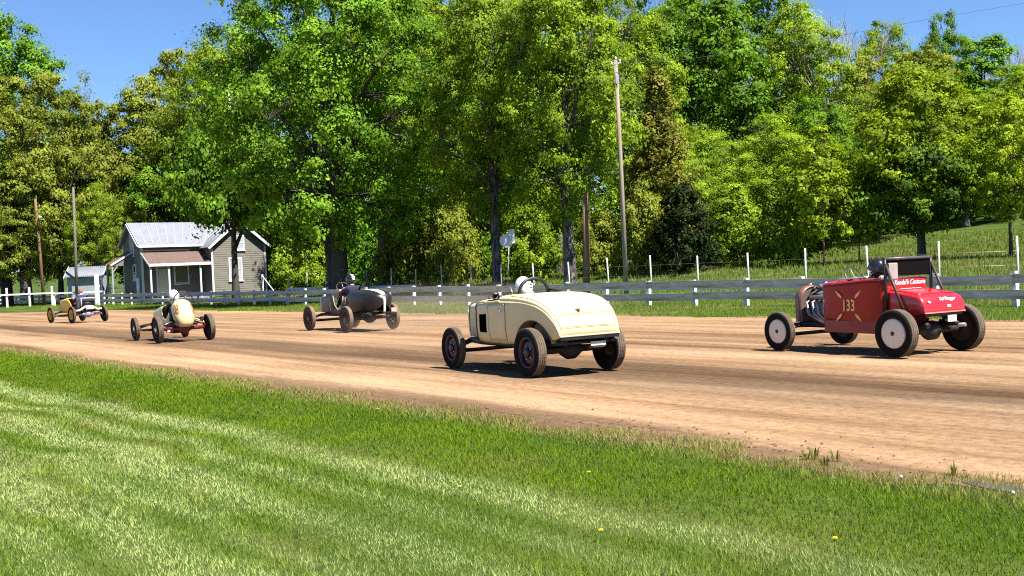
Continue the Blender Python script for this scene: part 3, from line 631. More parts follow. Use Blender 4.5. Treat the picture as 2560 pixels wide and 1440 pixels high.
MB().tube([(0, 0, -.1), (0, 0, 1.9)], .06, 7).build('post', WHITE_WOOD, br); MB().tube([(-.05, 0, 1.75), (-2.4, 0, .35)], .04, 6).build('brace', WHITE_WOOD, br)
# ------------------------------------------------------------------ poles, guy wire, sign, power lines
PINE = mat('pole_wood', (0.27, 0.215, 0.165), 0.9, var=.25, vscale=4, bump=.4, bscale=40, stretch=(3, 3, .3), col2=(.17, .10, .055), c2lo=.5, c2hi=.7, c2scale=1.0)
BROWNP = mat('pole_brown', (0.17, 0.095, 0.05), 0.9, var=.25, vscale=4, bump=.4, bscale=40, stretch=(3, 3, .3))
GREYP = mat('pole_grey', (0.13, 0.11, 0.09), 0.9, var=.25, vscale=4, bump=.4, bscale=40, stretch=(3, 3, .3))
METAL = mat('galvanised', (0.55, 0.57, 0.60), 0.4, .7)
def pole(px0, px1, Y, ytop, r, m, label, name='pole'):
    x, y, z = P(px1, Y, 735); zt = CAMH + ray(px0, ytop)[1]*Y; xt = ray(px0, ytop)[0]*Y
    rt = empty(name, (x, y, z)); tag(rt, label, 'pole', 'wooden poles')
    MB().tube([(0, 0, -.3), ((xt-x)*.5+.02, 0, (zt-z)*.5), (xt-x, 0, zt-z)], [r, r*.87, r*.72], 10).build('shaft', m, rt)
    return rt, Vector((xt-x, 0, zt-z))
up, tp = pole(1539, 1566, 53.5, 150, .118, PINE, 'tall weathered utility pole leaning left behind the rail fence', 'utility_pole')
cb = MB().box(tp+Vector((0, -.02, -.35)), (.16, .10, .5)); cb.tube([tp+Vector((-.22, -.05, -.25)), tp+Vector((.22, -.05, -.15))], .03, 6); cb.build('cross_arm', mat('weathered_arm', (.45, .45, .44), .8), up)
for dx, dz in ((-.2, -.12), (.2, -.02), (0, .1)): MB().lathe([(0, .03), (.05, .045), (.08, .03), (.12, .045), (.15, .015)], 'Z', tp+Vector((dx, -.05, dz-.1)), 10).build('insulator', mat('porcelain', (.72, .74, .78), .25), up)
MB().box(tp+Vector((.02, -.2, -.95)), (.16, .12, .4)).build('fuse_box', METAL, up, .01)
pole(1463, 1466, 55, 480, .19, BROWNP, 'shorter thick brown pole between the peeling tree and the utility pole')
pole(88, 109, 101, 497, .15, BROWNP, 'brown pole with a lamp at the far left, leaning left')
lp = bpy.data.objects[-1] if False else None
pole(183, 191, 97, 468, .14, GREYP, 'grey pole rising in front of the white shed')
pole(447, 456, 112, 452, .15, GREYP, 'slim grey pole standing behind the house ridge')
pole(374, 378, 113, 524, .15, BROWNP, 'short brown pole top showing above the house ridge')
pole(573, 578, 104, 200, .13, mat('birch_white', (.55, .54, .52), .8, var=.25, bump=.2), 'pale dead trunk left of the biggest maple', 'dead_trunk')
x, y, z = P(97, 100.6, 548); zl = CAMH+ray(99, 548)[1]*100.6
yl = empty('yard_lamp', (ray(99, 548)[0]*100.6, 100.6, zl)); tag(yl, 'small white yard lamp fixed to the brown pole at the far left', 'lamp')
MB().lathe([(0, .05), (.1, .16), (.25, .2), (.3, .08)], 'Z', (.1, -.15, 0), 12).build('lamp_shade', mat('lamp_white', (.85, .85, .85), .3), yl); MB().tube([(.1, -.15, .3), (0, 0, .4), (-.05, .2, .35)], .025, 6).build('bracket', METAL, yl)
gx = empty('guy_wire', (0, 0, 0)); tag(gx, 'guy wire in a yellow plastic guard slanting down beside the biggest maple', 'wire')
def at(px, py, Y): rx, rz = ray(px, py); return Vector((rx*Y, Y, CAMH+rz*Y))
A, B = at(752, 612, 74), at(800, 738, 70.5); gx.location = B
MB().tube([A-B, (0, 0, 0)], .045, 7).build('guard', mat('guard_yellow', (.72, .62, .10), .5), gx); MB().tube([at(560, 110, 88)-B, A-B], .012, 4).build('wire', wm, gx)
sg = empty('road_sign', at(1268, 742, 57.5)); sg.location.z = 0; tag(sg, 'bare metal back of a double road sign on a thin post', 'sign')
b0 = Vector(sg.location)
MB().tube([(0, 0, 0), at(1273, 590, 57.5)-b0], .025, 6).build('sign_post', METAL, sg)
SIGNB = mat('sign_back', (.52, .56, .60), .55, .2)
c = at(1280, 591, 57.5)-b0; MB().box(c+Vector((0, -.03, 0)), (.30, .012, .72), (0, -.04, .1)).build('sign_panel', SIGNB, sg, .004)
c = at(1266, 602, 57.5)-b0; MB().lathe([(-.006, .36), (.006, .36)], 'Y', c+Vector((0, .03, 0)), 8, False).build('sign_panel', SIGNB, sg)
def wire(name, pts, label, r=.010):
    o = MB().tube([p-pts[0] for p in pts], r, 4).build(name, mat('cable_black', (.03, .03, .03), .6)); o.location = pts[0]; tag(o, label, 'wire', 'overhead wires'); return o
wire('power_line', [at(1541, 152, 53.3), at(1700, 150, 56), at(1960, 115, 62), at(2300, 52, 72), at(2560, 8, 84), at(2900, -60, 100)], 'thin power line crossing the blue sky at the upper right')
wire('power_line', [at(1541, 165, 53.3), at(1600, 258, 54), at(1850, 352, 55), at(2150, 352, 53), at(2560, 300, 50), at(2900, 200, 48)], 'thin slack cable in front of the trees on the right', .007)
# ------------------------------------------------------------------ house (its frame: x across the front = +n, y to the back = +s)
def siding(name, col): return mat(name, col, .75, var=.10, vscale=3, bump=.15, bscale=30)
SID = siding('siding_olive_grey', (0.145, 0.134, 0.110)); TRIM = mat('trim_white', (.58, .58, .60), .6, var=.05)
ROOFM = mat('roof_metal', (.175, .185, .215), .55, .1, var=.07, vscale=2); RUST = mat('porch_roof_rust', (.105, .066, .052), .85, var=.25, vscale=5)
GLS = mat('window_glass', (.05, .06, .07), .08, 0, var=.1, spec=1.0); DOORM = mat('door_cream', (.55, .50, .40), .6, var=.05); CURT = mat('window_blind', (.55, .55, .50), .8, var=.1)
HS_, HN_ = 93.3, 37.05
house = empty('house', W(HS_, HN_), NAZ)       # origin: left front corner of the gable wing
tag(house, 'grey clapboard farmhouse with white trim, metal roof and rusty porch roof', 'house')
def clap(b, x0, x1, y, z0, z1, axis='x', step=.19, gable=None):
    """overlapping boards on a wall plane; axis x: wall faces -y, axis y: wall (x const) faces -x"""
    z = z0
    while z < z1-.01:
        zt = min(z+step, z1); a0, a1 = x0, x1
        if gable:
            f = gable(zt-.01); a0, a1 = f
            if a1-a0 < .1: break
        p = [(a0, -.028, z), (a1, -.028, z), (a1, -.008, zt), (a0, -.008, zt), (a0, .02, z), (a1, .02, z)]
        q = [(u, y+v, w) for u, v, w in p] if axis == 'x' else [(y+v, u, w) for u, v, w in p]
        b.add(q, [(0, 1, 2, 3), (4, 5, 1, 0)]); z = zt
# gable wing: x 0..4.9, y 0..7 ; main wing: x -5.4..0, y 2..6.8
WX, WD, ME, MY0, MY1, MX = 4.9, 7.5, 5.1, 2.0, 6.8, -5.35
WE, WA = 4.78, 6.75; MA = 6.85
w = MB(); clap(w, 0, WX, 0, .25, WE); clap(w, 0, WX, 0, WE, WA, gable=lambda z: (WX/2*(z-WE)/(WA-WE), WX-WX/2*(z-WE)/(WA-WE)))
clap(w, 0, WD, 0, .25, WE, 'y'); w.box((WX+.01, WD/2, WE/2+.1), (.04, WD-.1, WE-.25)); w.box((WX/2, WD, WE/2+.1), (WX, .04, WE-.2)); w.build('wing_wall', SID, house, fix=False)
w = MB(); clap(w, MX, -.03, MY0, .25, ME); clap(w, MY0, MY1, MX, .25, ME, 'y'); my = (MY0+MY1)/2
clap(w, MY0, MY1, MX, ME, MA, 'y', gable=lambda z: (MY0+(my-MY0)*(z-ME)/(MA-ME), MY1-(my-MY0)*(z-ME)/(MA-ME))); w.box((MX/2, MY1, ME/2+.1), (-MX-.1, .04, ME-.2)); w.build('main_wall', SID, house, fix=False)
MB().box((WX/2, WD/2, .12), (WX-.06, WD-.1, .26)).box((MX/2-.02, my, .12), (-MX-.1, MY1-MY0-.08, .26)).build('foundation', mat('foundation_stone', (.30, .29, .27), .9), house)
def slope_roof(nm, p00, p10, p01, p11, n, m, th=.06, seam=True):
    """n panels between eave p00-p10 and ridge p01-p11, a raised seam between neighbours"""
    p00, p10, p01, p11 = map(Vector, (p00, p10, p01, p11)); nor = (p10-p00).cross(p01-p00).normalized(); nor = nor if nor.z > 0 else -nor
    for k in range(n):
        a0, a1 = k/n+.004, (k+1)/n-.004; q = [p00.lerp(p10, a0), p00.lerp(p10, a1), p01.lerp(p11, a1), p01.lerp(p11, a0)]
        MB().add(q + [v+nor*th for v in q], [(0, 1, 2, 3), (4, 5, 6, 7), (0, 1, 5, 4), (1, 2, 6, 5), (2, 3, 7, 6), (3, 0, 4, 7)]).build(nm, m, house)
    if seam:
        for k in range(n+1):
            A_, B_ = p00.lerp(p10, k/n), p01.lerp(p11, k/n); MB().tube([A_+nor*(th+.012), B_+nor*(th+.012)], .035, 4).build('roof_seam', mat('seam_grey', (.42, .44, .48), .5), house)
OV = .42; sl_ = (MA-ME)/(my-MY0)
slope_roof('roof_panel', (MX-OV, MY0-OV, ME-OV*sl_), (.6, MY0-OV, ME-OV*sl_), (MX-OV, my, MA), (2.4, my, MA), 10, ROOFM)
slope_roof('roof_panel', (MX-OV, MY1+OV, ME-OV*sl_), (0, MY1+OV, ME-OV*sl_), (MX-OV, my, MA), (0, my, MA), 8, ROOFM, seam=False)
sw = (WA-WE)/(WX/2)
slope_roof('roof_panel', (-OV, -OV, WE-OV*sw), (-OV, WD, WE-OV*sw), (WX/2, -OV, WA+.01), (WX/2, WD, WA+.01), 9, ROOFM)
slope_roof('roof_panel', (WX+OV, -OV, WE-OV*sw), (WX+OV, WD, WE-OV*sw), (WX/2, -OV, WA+.01), (WX/2, WD, WA+.01), 9, ROOFM)
def bar(nm, a, b, ww, hh, m=TRIM):
    a, b = Vector(a), Vector(b); d = b-a; L = d.length; d.normalize(); ref = Vector((0, 0, 1)) if abs(d.z) < .95 else Vector((0, 1, 0)); s_ = d.cross(ref).normalized(); t_ = s_.cross(d)
    q = [p+s_*ww/2*i+t_*hh/2*j for p in (a, b) for i, j in ((-1, -1), (1, -1), (1, 1), (-1, 1))]
    return MB().add(q, [(0, 1, 2, 3), (4, 5, 6, 7), (0, 1, 5, 4), (1, 2, 6, 5), (2, 3, 7, 6), (3, 0, 4, 7)]).build(nm, m, house)
for x in (0, WX): bar('corner_trim', (x, -.045, .25), (x, -.045, WE), .16, .05)
bar('corner_trim', (MX-.03, MY0-.04, .25), (MX-.03, MY0-.04, ME), .16, .10); bar('corner_trim', (MX-.03, MY1, .25), (MX-.03, MY1, ME), .14, .1)
bar('fascia', (MX-OV, MY0-OV-.02, ME-OV*sl_-.04), (.2, MY0-OV-.02, ME-OV*sl_-.04), .04, .2)
for sgn in (0, 1):
    e = (-OV if not sgn else WX+OV); bar('rake_board', (e, -OV-.02, WE-OV*sw-.06), (WX/2, -OV-.02, WA-.06), .04, .18)
    e = (MY0-OV if not sgn else MY1+OV); bar('rake_board', (MX-OV-.02, e, ME-OV*sl_-.06), (MX-OV-.02, my, MA-.06), .18, .04)
def window(x0, x1, z0, z1, y, panes=2, m=GLS, left=False):
    f = empty('window', (0, 0, 0), 0, house); T = .13
    def T_(p): return p if not left else (y+(p[1]-y), p[0], p[2])
    def bx(nm, cx, cz, wx_, wz, dy, ty, mm):
        c, d = (cx, y+dy, cz), (wx_, ty, wz)
        if left: c, d = (y+dy, cx, cz), (ty, wx_, wz)
        MB().box(c, d).build(nm, mm, f)
    bx('pane', (x0+x1)/2, (z0+z1)/2, x1-x0-2*T, z1-z0-2*T, -.02, .05, m)
    for zz, hh in ((z1-T/2, T), (z0+T/2, T)): bx('frame', (x0+x1)/2, zz, x1-x0, hh, -.04, .07, TRIM)
    for xx in (x0+T/2, x1-T/2): bx('frame', xx, (z0+z1)/2, T, z1-z0-2*T, -.04, .07, TRIM)
    if panes > 1: bx('sash_bar', (x0+x1)/2, (z0+z1)/2, x1-x0-2*T, .06, -.045, .05, TRIM)
    bx('sill', (x0+x1)/2, z0-.03, x1-x0+.14, .06, -.07, .13, TRIM)
window(1.46, 2.71, 1.50, 3.55, 0, m=mat('glass_blind', (.34, .36, .38), .15, spec=1.0)); window(1.85, 3.0, 4.15, 5.5, 0, m=mat('glass_blind', (.34, .36, .38), .15))
window(-2.7, -1.35, 1.45, 3.1, MY0, 1, mat('glass_olive', (.10, .10, .07), .15, spec=1.0))  # dark olive pane for the porch window
window(3.9, 4.9, 4.0, 6.0, MX, 2, mat('glass_blind', (.34, .36, .38), .15), True); window(3.6, 4.4, 1.9, 3.3, MX, 2, GLS, True)
d = empty('door', (0, 0, 0), 0, house); MB().box((-3.62, MY0-.03, 1.62), (.95, .05, 2.4)).build('door_panel', DOORM, d, .01)
for x in (-4.17, -3.07): MB().box((x, MY0-.05, 1.66), (.14, .08, 2.66)).build('frame', TRIM, d)
MB().box((-3.62, MY0-.05, 3.0), (.95, .08, .14)).build('frame', TRIM, d); MB().lathe([(-.05, .03), (-.02, .04), (0, .02)], 'Y', (-3.25, MY0-.06, 1.45), 8).build('handle', METAL, d)
# porch
PY = .25; pz0, pz1 = 3.15, 4.25
MB().add([(MX-.15, PY-.25, pz0), (-.05, PY-.25, pz0), (-.05, MY0-.03, pz1), (MX-.15, MY0-.03, pz1), (MX-.15, PY-.25, pz0+.07), (-.05, PY-.25, pz0+.07), (-.05, MY0-.03, pz1+.07), (MX-.15, MY0-.03, pz1+.07)], [(0, 1, 2, 3), (4, 5, 6, 7), (0, 1, 5, 4), (1, 2, 6, 5), (2, 3, 7, 6), (3, 0, 4, 7)]).build('porch_roof', RUST, house)
bar('fascia', (MX-.15, PY-.28, pz0-.03), (-.06, PY-.28, pz0-.03), .04, .22); bar('rake_board', (MX-.17, PY-.25, pz0-.02), (MX-.17, MY0-.05, pz1-.02), .04, .16)
bar('fascia', (MX-.05, MY0-.06, pz1+.14), (-1.2, MY0-.06, pz1+.14), .04, .10)
for x in (MX+.05, MX+1.6, -1.0): bar('porch_post', (x, PY-.05, .3), (x, PY-.05, pz0-.02), .14, .14)
MB().box((MX/2, 1.0, .2), (-MX, 2.0, .2)).build('porch_floor', mat('porch_boards', (.22, .21, .20), .8), house)
# lean-to at the left end
MB().add([(MX-2.0, 4.2, 3.3), (MX-2.0, 5.9, 3.3), (MX-.02, 5.9, 4.4), (MX-.02, 4.2, 4.4), (MX-2.0, 4.2, 3.37), (MX-2.0, 5.9, 3.37), (MX-.02, 5.9, 4.47), (MX-.02, 4.2, 4.47)], [(0, 1, 2, 3), (4, 5, 6, 7), (0, 1, 5, 4), (1, 2, 6, 5), (2, 3, 7, 6), (3, 0, 4, 7)]).build('lean_to_roof', RUST, house); MB().add([(MX-1.95, 4.25, 3.22), (MX-.02, 4.25, 3.22), (MX-.02, 4.25, 4.3), (MX-1.95, 4.29, 3.22), (MX-.02, 4.29, 3.22), (MX-.02, 4.29, 4.3)], [(0, 1, 2), (3, 4, 5), (0, 1, 4, 3), (1, 2, 5, 4), (2, 0, 3, 5)]).build('lean_to_gable', SID, house)
bar('rake_board', (MX-2.0, 4.17, 3.28), (MX-.05, 4.17, 4.38), .04, .14)
for y_ in (4.3, 5.7): bar('lean_to_post', (MX-1.85, y_, 0), (MX-1.85, y_, 3.28), .12, .12, mat('lean_to_grey', (.26, .26, .28), .8))
bar('lean_to_brace', (MX-1.85, 4.3, 2.6), (MX-1.35, 4.3, 3.3), .07, .07, MATS['lean_to_grey'])
MB().tube([(MX-.12, 2.9, .3), (MX-.12, 2.9, 2.1)], .17, 10).build('propane_cylinder', mat('cylinder_white', (.78, .78, .78), .4), house)
# ------------------------------------------------------------------ shed and the white fences at the far left
x, y, z = P(211, 98)
shed = empty('shed', (x, y, 0), NAZ-.55); shed.scale = (.88, .88, .95); tag(shed, 'small pale shed with a corrugated metal roof left of the house', 'shed')
SW = mat('shed_wall', (.25, .29, .30), .8, var=.08); b = MB(); b.box((0, 1.1, 1.30), (3.3, 2.5, 2.6)); b.build('wall', SW, shed)
b = MB(); n = 40
def cor(u, v, flip): x_ = -1.9+3.8*u; return (x_, (-.55+1.75*v) if not flip else (2.95-1.75*v), 2.55+.95*v+.018*math.sin(u*n*PI))
b.grid(lambda u, v: cor(u, v, 0), 80, 2); b.grid(lambda u, v: cor(u, v, 1), 80, 2); solid(b.build('roof', ROOFM, shed, fix=False), .02)
for x_ in (-1.85, 1.85): MB().add([(x_, -.6, 2.42), (x_, 1.2, 3.42), (x_, 1.2, 3.58), (x_, -.6, 2.58), (x_+.06, -.6, 2.42), (x_+.06, 1.2, 3.42), (x_+.06, 1.2, 3.58), (x_+.06, -.6, 2.58)], [(0, 1, 2, 3), (4, 5, 6, 7), (0, 1, 5, 4), (1, 2, 6, 5), (2, 3, 7, 6), (3, 0, 4, 7)]).build('rake_board', TRIM, shed)
for x_ in (1.75,): MB().box((x_, -.4, 1.25), (.13, .13, 2.5)).build('roof_post', TRIM, shed)
MB().tube([(1.7, -.42, 1.1), (1.2, -.42, 2.45)], .05, 5).build('brace', TRIM, shed)
def white_fence(p0, p1, n, h, label, rails=(.95, .45)):
    p0, p1 = Vector(p0), Vector(p1); d = p1-p0; r = empty('white_fence', p0, math.atan2(d.y, d.x)); tag(r, label, 'fence', 'white fences by the shed'); L = d.length
    for k in range(n): MB().box((L*k/(n-1), 0, h/2), (.14, .14, h)).build('post', WHITE_WOOD, r)
    for zz in rails: MB().box((L/2, -.09, zz), (L, .04, .14)).build('rail', WHITE_WOOD, r)
def G(px, Y): v = P(px, Y, 730); return (v[0], v[1], 0)
white_fence(G(-40, 99), G(130, 99), 4, 1.75, 'white rail fence with tall posts at the left frame edge', (1.15,))
white_fence(G(275, 106), G(330, 104), 2, 1.7, 'short white fence between the shed and the house', (1.3, .7))
white_fence(G(135, 97.5), G(262, 97), 3, 1.2, 'low white fence in front of the shed', (1.1,))
for px, Y, h, lb in [(243, 92, 2.55, 'thick white gate post in front of the shed')]:
    o = MB().box((0, 0, h/2), (.32, .2, h)).build('gate_post', WHITE_WOOD, None, .01); o.location = G(px, Y); tag(o, lb, 'post')
# ------------------------------------------------------------------ race cars (car frame: x right, y forward from the rear axle, z up)
TYRE = mat('tyre_rubber', (0.010, 0.009, 0.010), 0.9, var=.3, vscale=5, spec=.12); TREAD = mat('tyre_tread_dusty', (0.105, 0.076, 0.050), 0.95, var=.35, vscale=9, bump=.8, bscale=60)
BLACK = mat('black_paint', (0.006, 0.006, 0.007), 0.5, var=.3); IRON = mat('chassis_iron', (0.010, 0.009, 0.008), 0.7, var=.4, bump=.2)
CHROME = mat('chrome', (.75, .76, .78), .15, 1.0, var=.05); STEEL = mat('bare_steel', (.36, .36, .37), .4, .8); LEATH = mat('seat_black', (.02, .018, .018), .6); WOODST = mat('steering_black', (.015, .014, .014), .35)
def hermite(xs, ys):
    xs = list(xs); ys = list(ys); n = len(xs); m = []
    for i in range(n):
        a, b = max(0, i-1), min(n-1, i+1); m.append((ys[b]-ys[a])/(xs[b]-xs[a]))
    def f(x):
        x = min(max(x, xs[0]), xs[-1]); i = 0
        while i < n-2 and x > xs[i+1]: i += 1
        h = xs[i+1]-xs[i]; t = (x-xs[i])/h
        return (2*t**3-3*t**2+1)*ys[i] + (t**3-2*t**2+t)*h*m[i] + (-2*t**3+3*t**2)*ys[i+1] + (t**3-t**2)*h*m[i+1]
    return f
class Shell:
    """lofted body: at each y a section with bottom zb, shoulder zs, crown zc, half widths wb (bottom), w"""
    def __init__(s, ys, zb, zs, zc, wb, w, e=.62, bulge=.35):
        s.zb, s.zs, s.zc, s.wb, s.w = [hermite(ys, a) for a in (zb, zs, zc, wb, w)]; s.e = e; s.bulge = bulge; s.arch = None
    def low(s, y):
        z = s.zb(y)
        if s.arch:
            cy, cz, r = s.arch; d = y-cy
            if abs(d) < r: z = max(z, cz + math.sqrt(r*r-d*d))
        return min(z, s.zs(y)-.005)
    def pt(s, y, t, off=0.0):
        sg = -1 if t < .5 else 1; q = t if t < .5 else 1-t; w, wb, zs, zc = s.w(y), s.wb(y), s.zs(y), s.zc(y); zb = s.low(y)
        if q < .3:
            f = q/.3; z = zb+(zs-zb)*f; g = min(1, max(0, (z-s.zb(y))/max(1e-4, zs-s.zb(y)))); x = wb+(w-wb)*min(1, g/s.bulge)**.6 if g < s.bulge else w
            nx, nz = 1, 0
        else:
            ph = (q-.3)/.2*PI/2; x = w*max(0, math.cos(ph))**s.e; z = zs+(zc-zs)*max(0, math.sin(ph))**s.e; nx, nz = math.cos(ph), math.sin(ph)
        return (sg*(x+off*nx), y, z+off*nz)
    def patch(s, mb, y0, y1, t0, t1, ny=20, nt=10, off=0.0):
        return mb.grid(lambda u, v: s.pt(y0+(y1-y0)*u, t0+(t1-t0)*v, off), ny, nt)
def wheel(car, x, y, dia, wd, style, steer=0.0, camber=0.0, tread=TREAD, tyre=TYRE, lift=0.0):
    sd = 1 if x > 0 else -1; r = dia/2; h = wd/2; ri = r*.62
    e = empty('wheel', (x, y, r+lift), 0, car); e.rotation_euler = (0, camber, steer)
    MB().lathe([(-h*.62, ri), (-h*.92, ri+.03), (-h, (r+ri)/2), (-h*.9, r-.035), (-h*.74, r-.012), (h*.74, r-.012), (h*.9, r-.035), (h, (r+ri)/2), (h*.92, ri+.03), (h*.62, ri)], 'X', (0, 0, 0), 40, True, False).build('tyre', tyre, e)
    pr = [(-h*.78, r-.02)]; k = 4
    for i in range(k):
        a = -h*.74 + h*1.48*i/k; b = -h*.74+h*1.48*(i+1)/k; pr += [(a+.004, r-.004), (b-.006, r-.002 if i in (1, 2) else r-.005), (b-.003, r-.011), (b+.001, r-.011)]
    pr += [(h*.78, r-.02)]
    MB().lathe(pr, 'X', (0, 0, 0), 40, False, False).build('tread', tread, e)
    rm, hm = style[1], style[2]; o = sd
    if style[0] == 'disc':
        MB().lathe([(o*h*.35, ri*1.02), (o*h*.80, ri*.99), (o*h*.86, ri*.90), (o*h*.92, ri*.5), (o*h*.92, .035)], 'X', (0, 0, 0), 36, True, False).build('disc_cover', rm, e)
        MB().lathe([(o*h*.90, .036), (o*h*1.0, .03), (o*h*1.02, .004)], 'X', (0, 0, 0), 14).build('hub', hm, e)
        MB().lathe([(-o*h*.5, ri*1.02), (-o*h*.45, ri*.8), (-o*h*.2, .1), (-o*h*.5, .06)], 'X', (0, 0, 0), 24, True, False).build('rim', IRON, e)
    elif style[0] == 'steel':
        MB().lathe([(-o*h*.65, ri*1.03), (-o*h*.55, ri*.95), (o*h*.05, ri*.86), (o*h*.30, ri*.62), (o*h*.22, ri*.45), (o*h*.45, ri*.30), (o*h*.5, .01)], 'X', (0, 0, 0), 32, True, False).build('rim', rm, e)
        MB().lathe([(o*h*.55, ri*1.04), (o*h*.68, ri*1.0), (o*h*.58, ri*.90), (o*h*.1, ri*.86)], 'X', (0, 0, 0), 32, True, False).build('rim_lip', rm, e)
        MB().lathe([(o*h*.4, ri*.33), (o*h*.75, ri*.30), (o*h*.85, ri*.2), (o*h*.86, .005)], 'X', (0, 0, 0), 18).build('hub', hm, e)
        b = MB()
        for k in range(5):
            a = 2*PI*k/5; b.lathe([(o*h*.28, .014), (o*h*.5, .014), (o*h*.55, .006)], 'X', (0, ri*.45*math.cos(a), ri*.45*math.sin(a)), 6)
        b.build('lug_nuts', STEEL, e)
    else:       # spokes
        MB().lathe([(-h*.6, ri*1.03), (-h*.55, ri*.86), (h*.55, ri*.86), (h*.6, ri*1.03)], 'X', (0, 0, 0), 32, True, False).build('rim', rm, e)
        MB().lathe([(-h*.9, .05), (-h*.6, .075), (h*.6, .075), (h*1.05, .045), (h*1.1, .005)], 'X', (0, 0, 0), 14).build('hub', hm, e)
        for k in range(12):
            a = 2*PI*k/12; MB().tube([(0, .06*math.cos(a), .06*math.sin(a)), (0, ri*.9*math.cos(a), ri*.9*math.sin(a))], [.019, .013], 6).build('spoke', rm, e)
    return e
def chassis(car, wb, tr, zr, rear_r, m=IRON, axle=None, w=.36, diff=.15, front_z=.34, y_end=-.62, rear_y0=0.0):
    axle = axle or m
    for sx in (-1, 1):
        b = MB(); b.tube([(sx*w, y_end, zr+.03), (sx*w, -.2, zr+.05), (sx*w, .35, zr), (sx*w*.95, wb-.25, zr), (sx*w*.8, wb+.15, zr-.02)], .045, 6); b.build('frame_rail', m, car)
        MB().tube([(sx*(tr/2-.12), .0, rear_r), (sx*w*.45, 1.25, zr-.08)], [.025, .02], 6).build('radius_rod', m, car)
        MB().tube([(sx*(tr/2-.16), wb, front_z-.04), (sx*.08, wb-1.05, zr-.1)], [.018, .018], 6).build('wishbone', m, car)
        MB().tube([(sx*(tr/2-.1), .02, rear_r-.02), (sx*(tr/2-.13), .1, rear_r+.10), (sx*w, .1, zr+.08)], .018, 6).build('shock_arm', m, car)
    MB().lathe([(-(tr/2-.05), .045), (-.2, .055), (-.13, diff*.7), (-.06, diff), (.06, diff), (.13, diff*.7), (.2, .055), (tr/2-.05, .045)], 'X', (0, 0, rear_r), 16).build('rear_axle', axle, car)
    b = MB()
    for k in range(5):
        L = (tr/2-.14)*(1-.13*k); b.tube([(-L, -.02, rear_r+.09+.02*k), (-L*.5, -.02, rear_r+.20+.014*k), (0, -.02, rear_r+.235+.012*k), (L*.5, -.02, rear_r+.20+.014*k), (L, -.02, rear_r+.09+.02*k)], .011, 4)
    b.build('rear_spring', m, car)
    MB().tube([(-(tr/2-.06), wb, front_z), (-tr*.33, wb, front_z-.06), (tr*.33, wb, front_z-.06), (tr/2-.06, wb, front_z)], .032, 8).build('front_axle', axle, car)
    MB().tube([(-(tr/2-.1), wb, front_z+.06), (-.2, wb, zr+.02), (.2, wb, zr+.02), (tr/2-.1, wb, front_z+.06)], .028, 6).build('front_spring', m, car)
    MB().tube([(-(tr/2-.12), wb-.13, front_z-.03), (tr/2-.12, wb-.13, front_z-.03)], .013, 6).build('tie_rod', m, car)
    for sx in (-1, 1): MB().tube([(sx*w*.9, wb-.1, zr), (sx*(tr/2-.14), wb-.02, front_z+.02)], .02, 6).build('steering_link', m, car)
    MB().tube([(0, .05, rear_r), (0, 1.35, zr-.05)], [.05, .04], 8).build('torque_tube', m, car)
def steering(car, c, rad, tilt, m=WOODST, col=IRON, spokes=3):
    ax = Vector((0, -math.cos(tilt), math.sin(tilt))); e = empty('steering_wheel', c, 0, car)
    MB().ring_torus((0, 0, 0), rad, .013, ax, 26, 7).build('wheel_rim', m, e)
    ref = Vector((1, 0, 0)); b2 = ax.cross(ref)
    for k in range(spokes):
        a = PI/2+2*PI*k/spokes; MB().tube([(0, 0, 0), (ref*math.cos(a)+b2*math.sin(a))*rad], .009, 5).build('wheel_spoke', STEEL, e)
    MB().tube([(0, 0, 0), -ax*.55], .016, 6).build('column', col, e)
def place_car(name, rl, th, tr, label):
    x = rl[0]+math.cos(th)*tr/2; y = rl[1]+math.sin(th)*tr/2
    c = empty(name, (x, y, .012), th); tag(c, label, 'race car', 'vintage race cars on the dirt'); return c

